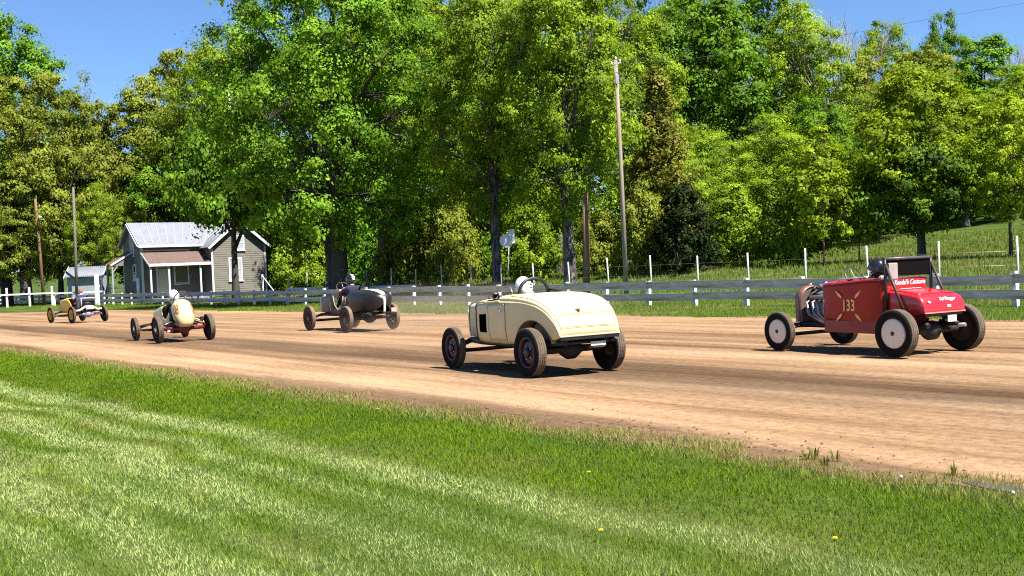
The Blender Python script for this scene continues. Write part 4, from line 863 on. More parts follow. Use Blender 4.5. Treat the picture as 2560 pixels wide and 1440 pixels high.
# ---- drivers: one seated figure, body one continuous skinned surface
SKIN = mat('skin', (.52, .30, .22), .55, var=.08)
def body_mesh(key, lean=0.12, head=(0, .02, .67), wheel_c=(0, .46, .34), wr=.17, knee=.16, legs=True):
    pts = {}; edges = []; rad = {}
    def v(n, p, r): pts[n] = Vector(p); rad[n] = r
    def e(*ns):
        for a, b in zip(ns[:-1], ns[1:]): edges.append((a, b))
    v('pel', (0, 0, .08), (.15, .11)); v('waist', (0, -.02-lean*.2, .24), (.14, .10)); v('chest', (0, -.02-lean*.5, .40), (.17, .115)); v('neckb', (0, -.01-lean*.6, .505), (.09, .07)); v('neck', (0, head[1]*.5-lean*.5, .565), (.05, .052)); v('jaw', (head[0]*.6, head[1]+.015, head[2]-.075), (.062, .07)); v('skull', head, (.078, .095)); v('crown', (head[0], head[1]-.01, head[2]+.075), (.058, .07))
    e('pel', 'waist', 'chest', 'neckb', 'neck', 'jaw', 'skull', 'crown')
    for s, sx in (('l', -1), ('r', 1)):
        wc = Vector(wheel_c); hand = wc + Vector((sx*wr*.92, -.02, .05))
        sh = Vector((sx*.185, -.02-lean*.55, .455)); wrist = hand + Vector((sx*.015, -.075, -.035)); el = sh.lerp(wrist, .5) + Vector((sx*.09, -.05, -.11))
        v('sh'+s, sh, (.075, .07)); v('el'+s, el, (.05, .05)); v('fo'+s, el.lerp(wrist, .45), (.044, .044)); v('wr'+s, wrist, (.028, .031)); v('pa'+s, hand+Vector((sx*.004, -.03, -.01)), (.036, .022))
        e('chest', 'sh'+s, 'el'+s, 'fo'+s, 'wr'+s, 'pa'+s)
        for k in range(4):      # fingers curl over the rim
            o = Vector((0, .012, .026-.017*k)); f = [.9, 1, .95, .75][k]
            v('f%s%da' % (s, k), hand+o+Vector((sx*.004, .012*f, .004)), (.010, .010)); v('f%s%db' % (s, k), hand+o+Vector((-sx*.016*f, .032*f, .002)), (.009, .009)); v('f%s%dc' % (s, k), hand+o+Vector((-sx*.036*f, .020*f, -.002)), (.008, .008))
            e('pa'+s, 'f%s%da' % (s, k), 'f%s%db' % (s, k), 'f%s%dc' % (s, k))
        v('t%sa' % s, hand+Vector((-sx*.018, -.028, .020)), (.012, .012)); v('t%sb' % s, hand+Vector((-sx*.034, -.006, .030)), (.010, .010)); e('pa'+s, 't%sa' % s, 't%sb' % s)
        v('hip'+s, (sx*.095, .03, .05), (.095, .09)); v('kn'+s, (sx*.15, .43, knee), (.062, .062)); v('ca'+s, (sx*.14, .58, knee-.16), (.055, .055)); v('an'+s, (sx*.13, .72, -.10), (.038, .04)); v('to'+s, (sx*.135, .86, -.10), (.036, .03))
        e('pel', 'hip'+s, 'kn'+s, 'ca'+s, 'an'+s, 'to'+s)
    names = list(pts); ix = {n: i for i, n in enumerate(names)}
    me = bpy.data.meshes.new(key); me.from_pydata([pts[n] for n in names], [(ix[a], ix[b]) for a, b in edges], [])
    ob = bpy.data.objects.new('tmp', me); COL.objects.link(ob); ob.modifiers.new('s', 'SKIN')
    for i, n in enumerate(names): me.skin_vertices[0].data[i].radius = rad[n]; me.skin_vertices[0].data[i].use_root = (n == 'pel')
    sb = ob.modifiers.new('d', 'SUBSURF'); sb.levels = 2; sb.render_levels = 2
    dg = bpy.context.evaluated_depsgraph_get(); out = bpy.data.meshes.new_from_object(ob.evaluated_get(dg)); bpy.data.objects.remove(ob)
    hd = Vector(head)
    out.materials.clear()
    for k in range(3): out.materials.append(None)
    for p in out.polygons:
        c = Vector(p.center); p.use_smooth = True
        skin = (c.z > .545) or any((c-pts['pa'+s]).length < .085 and c.y > pts['wr'+s].y+.005 for s in 'lr')
        p.material_index = 1 if skin else (2 if c.z < .10 and c.y > .1 else 0)
    return out
def person(name, car, seat, mesh, jacket, trousers, label, head=(0, .02, .67), turn=0.0, helmet=None, stripe=None, scale=1.0, hair=None, face=True, goggles=False, visor=None, decals=False):
    cm = car.matrix_basis if False else Matrix.Translation(car.location) @ Euler(car.rotation_euler).to_matrix().to_4x4()
    r = empty(name, cm @ Vector(seat), car.rotation_euler.z); r.scale = (scale,)*3; tag(r, label, 'person', 'race drivers')
    me = mesh.copy(); me.materials[0] = jacket; me.materials[1] = SKIN; me.materials[2] = trousers; link('body', me, None, r)
    h = empty('helmet' if helmet else 'hair', head, turn, r)
    def sph(c, rr, n=16, m=10, cut=None):
        b = MB(); b.grid(lambda u, v: (c[0]+rr[0]*math.sin(PI*u)*math.cos(2*PI*v), c[1]+rr[1]*math.sin(PI*u)*math.sin(2*PI*v), c[2]+rr[2]*math.cos(PI*u)), m, n); return b
    if helmet:
        b = MB(); b.grid(lambda u, v: (.128*math.sin(PI*.80*u+.001)*math.cos(2*PI*v), -.008+.148*math.sin(PI*.80*u+.001)*math.sin(2*PI*v), .035+.15*math.cos(PI*.80*u)-(.05*u if math.sin(2*PI*v) < .35 else .0)), 12, 24)
        bo = b.build('shell', helmet, h); solid(bo, .012)
        MB().ring_torus((0, -.008, -.075), .105, .012, (0, .25, 1), 20, 6).build('edge_trim', LEATH, h)
        if visor: sph((0, .055, .02), (.105, .105, .055)).build('visor', visor, h)
        if decals:
            for dz, ww in ((.07, .06), (.045, .05), (.0, .045)): MB().grid(lambda u, v: (.16*math.sin((v-.5)*ww*9), -.012-.150*math.cos((v-.5)*ww*9)*math.sqrt(max(.05, 1-((dz-.035+u*.012)/.155)**2)), dz+u*.012), 2, 6).build('decal', LEATH, h)
        if stripe: MB().grid(lambda u, v: ((v-.5)*.085, -.008+.152*math.cos(PI*(u*1.15-.12)), .035+.154*math.sin(PI*(u*1.15-.12))), 16, 3).build('stripe', stripe, h)
    else:
        b = MB(); b.grid(lambda u, v: (.092*math.sin(PI*.62*u+.001)*math.cos(2*PI*v), -.018+.108*math.sin(PI*.62*u+.001)*math.sin(2*PI*v), .03+.105*math.cos(PI*.62*u)), 8, 18); b.build('hair_cap', hair, h)
    f = empty('face', head, turn, r)
    for sx in (-1, 1):
        sph((sx*.031, .088, .005), (.012, .010, .008), 8, 6).build('eye', mat('eye_white', (.6, .58, .55), .2), f); sph((sx*.088, -.005, -.005), (.012, .025, .032), 8, 6).build('ear', SKIN, f)
        if goggles: sph((sx*.036, .098, .012), (.036, .02, .028), 10, 8).build('goggle_lens', mat('goggle_dark', (.02, .02, .025), .15), f)
    MB().add([(0, .092, .02), (-.016, .09, -.028), (.016, .09, -.028), (0, .122, -.022)], [(0, 1, 3), (0, 3, 2), (1, 2, 3)]).build('nose', SKIN, f)
    sph((0, .082, -.055), (.024, .010, .007), 8, 6).build('mouth', mat('lips', (.42, .17, .14), .5), f)
    return r
PB = body_mesh('driver_body'); PB_LEAN = body_mesh('driver_body_lean', lean=-.35, head=(-.05, .22, .63), wheel_c=(-.02, .55, .30))
JK_NAVY = mat('jacket_navy', (.018, .020, .045), .8, var=.2, bump=.3, bscale=18); JK_BLK = mat('jacket_black', (.014, .014, .016), .7, var=.2, bump=.3, bscale=18); TROU = mat('trousers_dark', (.02, .022, .035), .85, var=.2)
JK_BLUE = mat('jacket_blue', (.022, .030, .13), .8, var=.25, bump=.3, bscale=18); JK_WHITE = mat('shirt_white', (.62, .62, .66), .8, var=.06, bump=.3, bscale=14)
HEL_W = mat('helmet_white', (.80, .80, .82), .25, var=.03, coat=.6); HEL_B = mat('helmet_black', (.012, .012, .013), .2, var=.05, coat=.6); VIS = mat('visor_smoke', (.02, .022, .03), .08, spec=1.0)

# ================= cream roadster
CREAM = mat('cream_paint', (0.60, 0.51, 0.29), 0.45, var=.05, vscale=3, col2=(.36, .23, .10), c2lo=.66, c2hi=.80, c2scale=4, coat=.15, spec=.35)
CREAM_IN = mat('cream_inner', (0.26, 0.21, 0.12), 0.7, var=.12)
car = place_car('cream_roadster', (0.221, 16.434), 0.5266, 1.40, 'cream open roadster with rounded tail and black roll hoop')
B = Shell([-.56, -.53, -.46, -.34, -.17, .03, .36, .8, 1.0, 1.25, 1.46, 1.66, 1.79],
          [.585, .58, .56, .53, .51, .49, .47, .46, .46, .46, .46, .47, .48],
          [.60, .67, .79, .91, 1.005, 1.06, 1.10, 1.11, 1.105, 1.09, 1.08, 1.06, 1.02],
          [.612, .71, .845, .98, 1.08, 1.145, 1.19, 1.205, 1.20, 1.16, 1.14, 1.125, 1.09],
          [.49, .50, .515, .54, .565, .59, .61, .62, .62, .62, .60, .58, .55], [.51, .525, .545, .575, .605, .63, .65, .66, .66, .655, .64, .62, .59], e=.50)
B.arch = (0.04, .37, .46)
b = MB(); B.patch(b, -.56, 1.79, 0, .3, 80, 10); B.patch(b, -.56, 1.79, .7, 1.0, 80, 10); solid(b.build('body_side', CREAM, car, fix=False), .012, 0)
b = MB(); B.patch(b, -.56, .94, .3, .7, 44, 24)
b.grid(lambda u, v: (lambda p: (p[0], p[1], p[2]*(1-u)+.585*u))(B.pt(-.56, .3+.4*v)), 2, 24); solid(b.build('rear_deck', CREAM, car, fix=False), .012)
b = MB(); B.patch(b, 1.40, 1.79, .3, .7, 10, 20); solid(b.build('cowl', CREAM, car, fix=False), .012)
H2 = Shell([1.77, 2.05, 2.45, 2.62], [.5, .5, .5, .5], [.98, .96, .94, .93], [1.09, 1.08, 1.065, 1.05], [.46, .40, .31, .27], [.50, .43, .335, .29])
b = MB(); H2.patch(b, 1.77, 2.56, 0, 1, 8, 24); b.build('hood', CREAM, car, fix=False)
b = MB(); b.rings([[H2.pt(2.57, t/24, .012) for t in range(25)], [H2.pt(2.62, t/24, .016) for t in range(25)]], False, True, False); b.add([H2.pt(2.62, t/24, .0) for t in range(25)], [list(range(25))]); b.build('radiator_shell', CHROME, car)
MB().tube([B.pt(1.79, t/30, .006) for t in range(0, 31)], .016, 6).build('cowl_edge', BLACK, car)
for ta, tb in ((.075, .215), (.925, .785)):
    b = MB(); B.patch(b, 1.37, 1.64, ta, tb, 8, 8, .006); solid(b.build('vent_opening', mat('hole_black', (.002, .002, .002), 1.0, spec=0.0), car, fix=False), .006, 0)
for sx, (ta, tb) in ((-1, (.02, .285)), (1, (.98, .715))):
    d = empty('door', (0, 0, 0), 0, car); m_ = MB(); B.patch(m_, .76, 1.28, ta, tb, 14, 10, .007); solid(m_.build('door_panel', CREAM, d, fix=False), .006, 0)
    SEAM = mat('seam_brown', (.10, .065, .03), .9); m_ = MB()  # thin dark-brown strips mark the door gaps
    m_.tube([B.pt(.745, ta+(tb-ta)*k/10, .004) for k in range(11)], .007, 4); m_.build('door_gap', SEAM, d); MB().tube([B.pt(1.295, ta+(tb-ta)*k/10, .004) for k in range(11)], .005, 4).build('door_gap', SEAM, d)
    p = Vector(B.pt(.84, ta+(tb-ta)*.80, .02)); MB().tube([p, p+Vector((sx*.03, 0, 0)), p+Vector((sx*.035, .09, 0))], .009, 6).build('handle', CHROME, d)
for sx in (-1, 1): MB().tube([B.pt(y, .3 if sx < 0 else .7, .004) for y in np.linspace(.90, 1.44, 10)], .016, 6).build('belt_rail', CREAM, car)
# wheel arches: lip and inner panel
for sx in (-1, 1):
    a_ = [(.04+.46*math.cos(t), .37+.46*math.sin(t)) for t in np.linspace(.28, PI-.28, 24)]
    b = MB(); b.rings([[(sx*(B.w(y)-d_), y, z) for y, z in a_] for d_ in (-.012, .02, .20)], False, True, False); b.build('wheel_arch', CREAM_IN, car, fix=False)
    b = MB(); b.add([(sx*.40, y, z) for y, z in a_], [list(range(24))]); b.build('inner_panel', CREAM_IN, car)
# trunk lid and lower panel
t_ = lambda f: .5+.2*f
lid = MB(); B.patch(lid, .62, -.415, .375, .625, 24, 14, .007); solid(lid.build('trunk_lid', CREAM, car, fix=False), .006, 0)
sm = MB()
for tt_ in (.372, .628): sm.tube([B.pt(y, tt_, .004) for y in np.linspace(.62, -.535, 22)], .0045, 4)
for y_ in (.63, -.425, -.53): sm.tube([B.pt(y_, .372+.256*k/12, .004) for k in range(13)], .0045, 4)
sm.build('lid_gap', mat('seam_cream', (.30, .22, .10), .9), car)
lo = MB(); B.patch(lo, -.435, -.525, .378, .622, 12, 14, .005); solid(lo.build('lower_panel', mat('cream_paint_lower', (.57, .47, .23), .45, var=.04), car, fix=False), .005, 0)
hp = Vector(B.pt(-.40, .497, .02)); hb = MB(); hb.box(hp, (.02, .03, .07), (.7, 0, 0)); hb.box(hp+Vector((0, .015, .03)), (.07, .02, .02)); hb.build('lid_handle', mat('rusty_handle', (.14, .07, .03), .7), car)
b = MB(); B.patch(b, .16, .02, .468, .488, 4, 4, .0125); b.build('number_patch', mat('patch_white', (.80, .80, .78), .5), car, fix=False)
MB().box((0, -.535, .560), (1.02, .06, .05)).build('rear_crossmember', BLACK, car, .01)
MB().box((0, .7, .48), (.96, 2.3, .03)).build('floor', BLACK, car); MB().box((0, .92, .80), (1.1, .03, .5)).build('seat_back', LEATH, car, .01); MB().box((0, 1.1, .62), (1.0, .35, .22)).build('seat', LEATH, car, .03)
MB().box((0, 1.44, .85), (1.14, .02, .45)).build('firewall', BLACK, car); MB().box((0, 1.40, .98), (.5, .015, .13)).build('dash_panel', STEEL, car)
chassis(car, 2.44, 1.40, .46, .365, front_z=.34, y_end=-.45)
for sx in (-1, 1): MB().tube([(sx*.46, -.50, .50), (sx*.50, .6, .43), (sx*.46, 1.9, .43), (sx*.34, 2.56, .44)], .035, 6).build('side_rail', BLACK, car)
STY = ('steel', mat('rim_maroon', (.030, .006, .007), .45, var=.2), mat('hub_dark', (.02, .015, .015), .5))
for x, y, dd, ww in ((-.70, 0, .73, .185), (.70, 0, .73, .185), (-.70, 2.44, .68, .155), (.70, 2.44, .68, .155)): wheel(car, x, y, dd, ww, STY)
hoop = MB(); hoop.tube([(-.30, .98, 1.12)] + [(-.26*math.cos(a), .97, 1.22+.215*math.sin(a)) for a in np.linspace(.15, PI-.15, 14)] + [(.30, .98, 1.12)], .027, 8); hoop.build('roll_hoop', BLACK, car)
MB().tube([(.27, .95, 1.25), (.33, .55, 1.2)], .017, 6).build('hoop_brace', BLACK, car)
steering(car, (-.16, 1.33, 1.16), .21, .55)
mr = empty('mirror', (-.44, 1.40, 1.15), 0, car); MB().lathe([(-.012, .055), (.0, .068), (.012, .06)], 'Y', (0, 0, .03), 16).build('mirror_head', BLACK, mr); MB().lathe([(-.015, .055), (-.014, .003)], 'Y', (0, 0, .03), 16).build('mirror_glass', mat('mirror_glass', (.85, .85, .87), .05, 1.0), mr); MB().tube([(0, 0, .0), (.0, .02, -.1)], .01, 5).build('mirror_stem', BLACK, mr)
MB().tube([(-.54, 1.45, 1.06), (-.54, 1.46, 1.19)], .014, 6).build('windscreen_post', BLACK, car)
ex = MB(); ex.tube([(.30, 2.1, .36), (.30, .3, .34), (.34, -.40, .42)], .03, 8); ex.build('exhaust_pipe', STEEL, car); MB().box((.17, -.50, .46), (.26, .02, .06)).build('tow_plate', mat('plate_pale', (.60, .55, .48), .6), car)
person('person', car, (-.12, 1.06, .62), PB, JK_BLK, TROU, 'driver in a white full-face helmet at the wheel of the cream roadster', turn=.35, helmet=HEL_W, visor=VIS, decals=True)
# ================= red roadster 133
RED = mat('red_paint', (0.48, 0.012, 0.016), 0.28, var=.05, vscale=2, coat=.6); REDB = mat('maroon_side_paint', (0.29, 0.018, 0.008), 0.42, var=.18, vscale=2.5, spec=.25); GOLD = mat('gold_leaf', (.75, .50, .18), .5, var=.1); LETW = mat('letter_white', (.80, .72, .74), .6)
car = place_car('red_roadster', (5.786, 17.005), 0.5140, 1.50, 'red roadster numbered 133 with a black roll cage and white wheel discs')
B = Shell([.45, .50, .62, .82, 1.1, 1.45, 1.70, 1.80], [.33, .32, .32, .32, .32, .32, .34, .36], [1.14, 1.17, 1.175, 1.165, 1.145, 1.12, 1.10, 1.08], [1.18, 1.20, 1.205, 1.195, 1.175, 1.16, 1.16, 1.14], [.40, .45, .47, .475, .47, .45, .42, .38], [.455, .505, .525, .53, .52, .50, .46, .42], bulge=.3)
b = MB(); B.patch(b, .45, 1.80, 0, .3, 30, 12); B.patch(b, .45, 1.80, .7, 1, 30, 12); solid(b.build('body_side', REDB, car, fix=False), .012, 0)
b = MB(); B.patch(b, 1.50, 1.80, .3, .7, 8, 20); b.grid(lambda u, v: (lambda p: (p[0]*(1-.02*u), p[1]+.03*u, p[2]))(B.pt(1.80, .0+1.0*v)), 1, 30); solid(b.build('cowl', RED, car, fix=False), .012)
bp_ = MB(); bp_.rings([[B.pt(.45, t/30) for t in range(31)], [(x*.95, .425, .33+(z-.33)*.985) for x, y, z in [B.pt(.45, t/30) for t in range(31)]]], False, True, False)
bp_.add([(x*.95, .425, .33+(z-.33)*.985) for x, y, z in [B.pt(.45, t/30) for t in range(31)]], [list(range(31))]); bp_.build('back_panel', RED, car)
for sx in (-1, 1): MB().tube([B.pt(y, .3 if sx < 0 else .7, .006) for y in np.linspace(.47, 1.55, 14)], .018, 6).build('belt_rail', RED, car)
MB().box((-.512, 1.08, .425), (.03, 1.26, .20)).build('sill', mat('sill_red', (.20, .012, .016), .35, coat=.4), car, .012); MB().box((.512, 1.08, .425), (.03, 1.26, .20)).build('sill', MATS['sill_red'], car, .012)
MB().box((0, 1.0, .40), (.86, 1.4, .03)).build('floor', BLACK, car); MB().box((0, .66, 1.00), (.88, .18, .34)).build('seat_back', LEATH, car, .03); MB().box((0, .98, .62), (.84, .5, .16)).build('seat', LEATH, car, .03)
MB().box((.02, 1.17, 1.20), (.86, .60, .02), (-.04, 0, 0)).build('tonneau_panel', mat('tonneau_white', (.74, .74, .78), .5), car, .004)
# tail deck
dk = [(.43, .485, .58, 1.00), (.30, .485, .58, .99), (.10, .48, .60, .965), (-.14, .47, .63, .925), (-.20, .465, .64, .90), (-.27, .455, .655, .81), (-.285, .45, .665, .68)]
def dring(y, w_, zb, zt): return [(-w_, y, zb), (-w_, y, zb+(zt-zb)*.5), (-w_, y, zt-.035), (-w_+.012, y, zt-.01), (-w_+.04, y, zt), (0, y, zt+.012), (w_-.04, y, zt), (w_-.012, y, zt-.01), (w_, y, zt-.035), (w_, y, zb+(zt-zb)*.5), (w_, y, zb)]
b = MB(); b.rings([dring(*q) for q in dk], False, True, False); b.add(dring(*dk[-1]), [list(range(11))]); b.build('tail_deck', RED, car)
lid = MB(); lid.grid(lambda u, v: (lambda y: ((v-.5)*2*(.42-.015*u), y, float(np.interp(y, [-.14, .1, .30, .43], [.932, .972, .998, 1.008]))+.010*(1-(2*v-1)**2)))(.39-.52*u), 10, 8); solid(lid.build('deck_lid', RED, car, fix=False), .012, 0)
MB().box((0, -.288, .655), (.90, .02, .02)).build('deck_edge', mat('edge_pale_red', (.62, .20, .16), .3), car); MB().lathe([(0, .014), (.015, .014), (.02, .004)], 'Z', (.22, -.06, .955), 8).build('lid_button', BLACK, car)
text_mesh('lettering', "Kendal's Customs", .105, LETW, car, (.055, .419, 1.115), (1, 0, 0), (0, 0, 1), .001, .35, .0016, .92)
text_mesh('lettering', 'Speed Shop', .075, LETW, car, (-.10, .27, 1.024), (1, 0, 0), (0, 1, .06), .002, .2, .002, 1.25)
text_mesh('lettering', 'Tail Dragger', .072, LETW, car, (.08, -.258, .855), (1, 0, 0), (0, .45, 1), .0015, .35, .002, 1.0)
MB().box((.09, -.288, .745), (.085, .006, .032)).build('decal', LETW, car); MB().box((-.34, -.283, .82), (.06, .006, .03), (.2, .3, 0)).build('decal', LETW, car)
# number and crossed spears on the left side (and the right)
for sx in (-1, 1):
    xs_ = sx*(.528+.003); xd = (0, -sx*-1, 0) if False else (0, 1*sx, 0)
    text_mesh('number', '133', .26, GOLD, car, (xs_, 1.16, .76), xd, (0, 0, 1), .003, 0, .004, .72)
    for dy, dz in ((.22, .20), (-.22, .20), (.22, -.20), (-.22, -.20)):
        d = Vector((0, dy, dz)).normalized(); q = Vector((0, -d.z, d.y)); c = Vector((xs_, 1.16, .76)); p0 = c+Vector((0, dy, dz))*.66; p1 = c+Vector((0, dy, dz))*1.28
        MB().add([p0-q*.012, p0.lerp(p1, .35)-q*.024, p1, p0.lerp(p1, .35)+q*.024, p0+q*.012]+[v_+Vector((sx*.004, 0, 0)) for v_ in (p0-q*.012, p0.lerp(p1, .35)-q*.024, p1, p0.lerp(p1, .35)+q*.024, p0+q*.012)], [(0, 1, 2, 3, 4), (5, 6, 7, 8, 9)]).build('spear_head', GOLD, car)
# roll cage
for sx in (-1, 1):
    MB().tube([(sx*.515, .39, .62), (sx*.515, .39, 1.49)], .026, 8).build('cage_upright', BLACK, car); MB().tube([(sx*.515, .38, 1.42), (sx*.525, .04, .68)], .022, 8).build('cage_brace', mat('cage_rust', (.035, .022, .020), .6), car)
MB().tube([(-.545, .39, 1.495), (.545, .39, 1.495)], .026, 8).build('cage_top', mat('cage_grey', (.05, .05, .052), .5), car)
MB().box((0, .40, 1.35), (.98, .015, .26)).build('cage_screen', mat('screen_dark', (.005, .005, .005), .9, var=.4, vscale=40, spec=.03), car); MB().box((-.36, .375, 1.30), (.20, .03, .26)).build('head_pad', mat('pad_grey', (.28, .24, .23), .8), car, .05)
# engine and radiator
EN = empty('engine', (0, 0, 0), 0, car); MB().box((0, 2.10, .66), (.34, .50, .38)).build('block', mat('engine_grey', (.12, .12, .13), .4, .6), EN, .03)
for sx in (-1, 1):
    MB().box((sx*.17, 2.08, .90), (.17, .48, .12), (0, sx*.5, 0)).build('cylinder_head', STEEL, EN, .02)
    for k in range(4): MB().tube([(sx*.22, 1.90+.13*k, .84), (sx*.34, 1.90+.13*k, .80), (sx*.36, 1.86+.12*k, .60), (sx*.33, 1.72+.05*k, .44)], .024, 7).build('header_pipe', mat('header_steel', (.30, .28, .28), .35, .85, var=.3, vscale=14), EN)
for k in range(2): MB().lathe([(0, .05), (.08, .06), (.1, .085), (.17, .085), (.19, .03)], 'Z', (0, 1.98+.22*k, .96), 14).build('carburettor', CHROME, EN)
MB().tube([(-.1, 2.36, 1.0), (0, 2.42, 1.06), (.1, 2.36, 1.0)], .03, 8).build('water_hose', BLACK, EN); MB().tube([(-.05, 1.82, 1.0), (-.2, 2.0, 1.05), (-.25, 2.3, .9)], .02, 6).build('fuel_hose', BLACK, EN)
def arch_ring(y, w_, z0, z1, off=0): return [(-w_-off, y, z0)] + [(-(w_+off)*math.cos(a), y, z1-w_*.75+(w_*.75+off)*math.sin(a)) for a in np.linspace(0, PI, 15)] + [(w_+off, y, z0)]
b = MB(); b.rings([arch_ring(2.46, .28, .46, 1.06), arch_ring(2.47, .28, .46, 1.06, .02), arch_ring(2.60, .28, .46, 1.06, .025), arch_ring(2.61, .28, .46, 1.06)], False, True, False); b.build('radiator_shell', mat('shell_rust', (.17, .07, .045), .5, var=.3, coat=.3), car, fix=False)
b = MB(); b.add(arch_ring(2.48, .275, .47, 1.055), [list(range(17))]); b.add(arch_ring(2.58, .275, .47, 1.055), [list(range(17))]); b.build('radiator_core', mat('core_copper', (.09, .06, .045), .6, var=.4, vscale=40), car); MB().lathe([(1.06, .03), (1.10, .035), (1.12, .02)], 'Z', (0, 2.53, 0), 10).build('radiator_cap', CHROME, car)
chassis(car, 2.53, 1.50, .42, .365, front_z=.32, w=.33, y_end=-.25)
for x in (.25,): MB().box((x-.12, -.30, .55), (.19, .02, .10)).build('licence_plate', mat('plate_pale', (.60, .55, .48), .6), car)
MB().tube([(.36, .3, .40), (.36, -.36, .44)], .03, 8).build('exhaust_pipe', STEEL, car); MB().tube([(-.25, 1.7, .36), (-.30, .7, .33)], .035, 8).build('exhaust_pipe', STEEL, car)
MB().box((0, -.25, .62), (.84, .04, .05)).build('rear_crossmember', BLACK, car, .01)
STY = ('disc', mat('disc_cream_white', (.62, .56, .50), .45, var=.06), mat('hub_black', (.015, .012, .012), .4))
for x, y, dd, ww in ((-.75, 0, .735, .20), (.75, 0, .735, .20), (-.75, 2.53, .66, .15), (.75, 2.53, .66, .15)): wheel(car, x, y, dd, ww, STY)
steering(car, (-.16, 1.36, 1.22), .19, .6)
person('person', car, (-.22, .80, .66), PB, JK_BLK, TROU, 'driver in a black full-face helmet at the wheel of the red roadster', turn=.5, helmet=HEL_B, visor=VIS)
# ================= black boat-tail 13
DARK = mat('dark_grey_paint', (0.014, 0.012, 0.012), 0.42, var=.2, vscale=3, spec=.4); TAN = mat('tan_trim', (.30, .23, .15), .6, var=.2); WSTR = mat('stripe_white', (.75, .73, .70), .5, var=.05)
car = place_car('black_boat_tail', (-4.681, 31.51), 0.5812, 1.46, 'dark boat-tail racer numbered 13 with a white stripe down its tail')
B = Shell([-.98, -.94, -.80, -.5, -.15, .25, .55], [.80, .68, .60, .56, .55, .54, .54], [.86, .90, .92, .94, .95, .95, .94], [.90, 1.0, 1.08, 1.14, 1.165, 1.165, 1.15], [.02, .12, .24, .33, .37, .40, .40], [.04, .16, .31, .40, .43, .44, .43], e=.75, bulge=.75)
b = MB(); B.patch(b, -.98, .55, 0, 1, 34, 40); b.add([B.pt(.55, t/30) for t in range(31)], [list(range(31))]); b.build('boat_tail', DARK, car, fix=True)
b = MB(); b.rings([[B.pt(y, .5+dx, .004) for dx in (-.022, -.01, 0, .01, .022)] for y in np.linspace(.30, -.97, 26)], False, True, False); b.build('tail_stripe', WSTR, car, fix=False)
b = MB(); b.grid(lambda u, v: ((v-.5)*.075*(1-.2*u), -.985+.05*(u*1.0)**2, .93-.40*u), 8, 2); solid(b.build('tail_stripe', WSTR, car, fix=False), .006, 0)
for sx in (-1, 1):
    sd_ = MB(); sd_.grid(lambda u, v: (sx*(.42+.02*math.sin(PI*u)), .55+1.15*u, .50+(float(np.interp(u, [0, .18, .27, .5, .7, .8, 1], [1.0, .98, .64, .58, .72, 1.0, 1.02]))-.50)*v), 24, 6); solid(sd_.build('cockpit_side', mat('cockpit_tan', (.050, .040, .030), .6, var=.3), car, fix=False), .015, 0)
    MB().box((sx*.452, 1.52, .78), (.012, .20, .30)).build('cowl_vent', BLACK, car); MB().tube([(sx*.45, .76, 1.0), (sx*.455, .86, .65), (sx*.46, 1.12, .60), (sx*.455, 1.34, .74), (sx*.45, 1.46, 1.02)], .016, 6).build('cockpit_trim', TAN, car)
    text_mesh('number', '13', .26, mat('number_tan', (.52, .42, .30), .6), car, (sx*.452, .66, .86), (0, sx, 0), (0, 0, 1), .003, 0, .006, .7)
CW = Shell([1.40, 1.6, 1.75, 2.3, 2.62], [.52]*5, [1.0, .99, .97, .93, .90], [1.10, 1.09, 1.07, 1.03, .99], [.42, .42, .41, .34, .29], [.44, .44, .43, .36, .31]); b = MB(); CW.patch(b, 1.40, 1.72, .3, .7, 8, 16); CW.patch(b, 1.72, 2.62, 0, 1, 12, 24); b.build('hood', DARK, car, fix=False)
b = MB(); b.rings([[CW.pt(2.62, t/24, .008) for t in range(25)], [CW.pt(2.62, t/24, .008)[:1]+(2.70,)+CW.pt(2.62, t/24, .008)[2:] for t in range(25)]], False, True, False); b.build('radiator_shell', STEEL, car)
MB().box((0, 1.0, .50), (.8, 1.2, .03)).build('floor', BLACK, car); MB().box((0, .62, .78), (.74, .1, .46)).build('seat_back', LEATH, car, .02)
chassis(car, 2.59, 1.46, .46, .37, front_z=.34, y_end=-.8)
for sx in (-1, 1): MB().tube([(sx*.36, -.1, .60), (sx*.30, -.55, .55), (sx*.22, -.92, .56)], .02, 6).build('tail_support', IRON, car)
MB().tube([(-.2, -.85, .60), (.45, -.80, .46)], .018, 6).build('tow_bar', IRON, car); MB().box((.40, -.72, .58), (.16, .03, .12)).build('tail_lamp_board', mat('lamp_board', (.42, .30, .20), .6), car)
TYR_D = mat('tyre_dusty', (.042, .026, .019), .95, var=.35, vscale=5); STY = ('spoke', mat('rim_dust_brown', (.06, .033, .022), .7, var=.3), mat('hub_rust', (.12, .06, .04), .6))
for x, y in ((-.73, 0), (.73, 0), (-.73, 2.59), (.73, 2.59)): wheel(car, x, y, .74, .135, STY, tyre=TYR_D, tread=mat('tread_pale_dust', (.17, .115, .08), .95, var=.25))
steering(car, (-.08, 1.50, 1.22), .21, .6)
person('person', car, (-.06, 1.02, .77), PB, JK_NAVY, TROU, 'driver in a dark jacket and black helmet with white band in the boat-tail racer', turn=.25, helmet=HEL_B, stripe=HEL_W, visor=VIS)
# ================= yellow 08
YEL = mat('cream_yellow_paint', (0.58, 0.45, 0.21), 0.42, var=.10, vscale=4, coat=.3); REDF = mat('axle_red', (.12, .012, .018), .45, var=.2); BRN = mat('number_brown', (.22, .07, .02), .6)
car = place_car('yellow_sprint_car', (-9.562, 30.202), 0.5658, 1.40, 'pale yellow race car numbered 08 with a tall rounded tail')
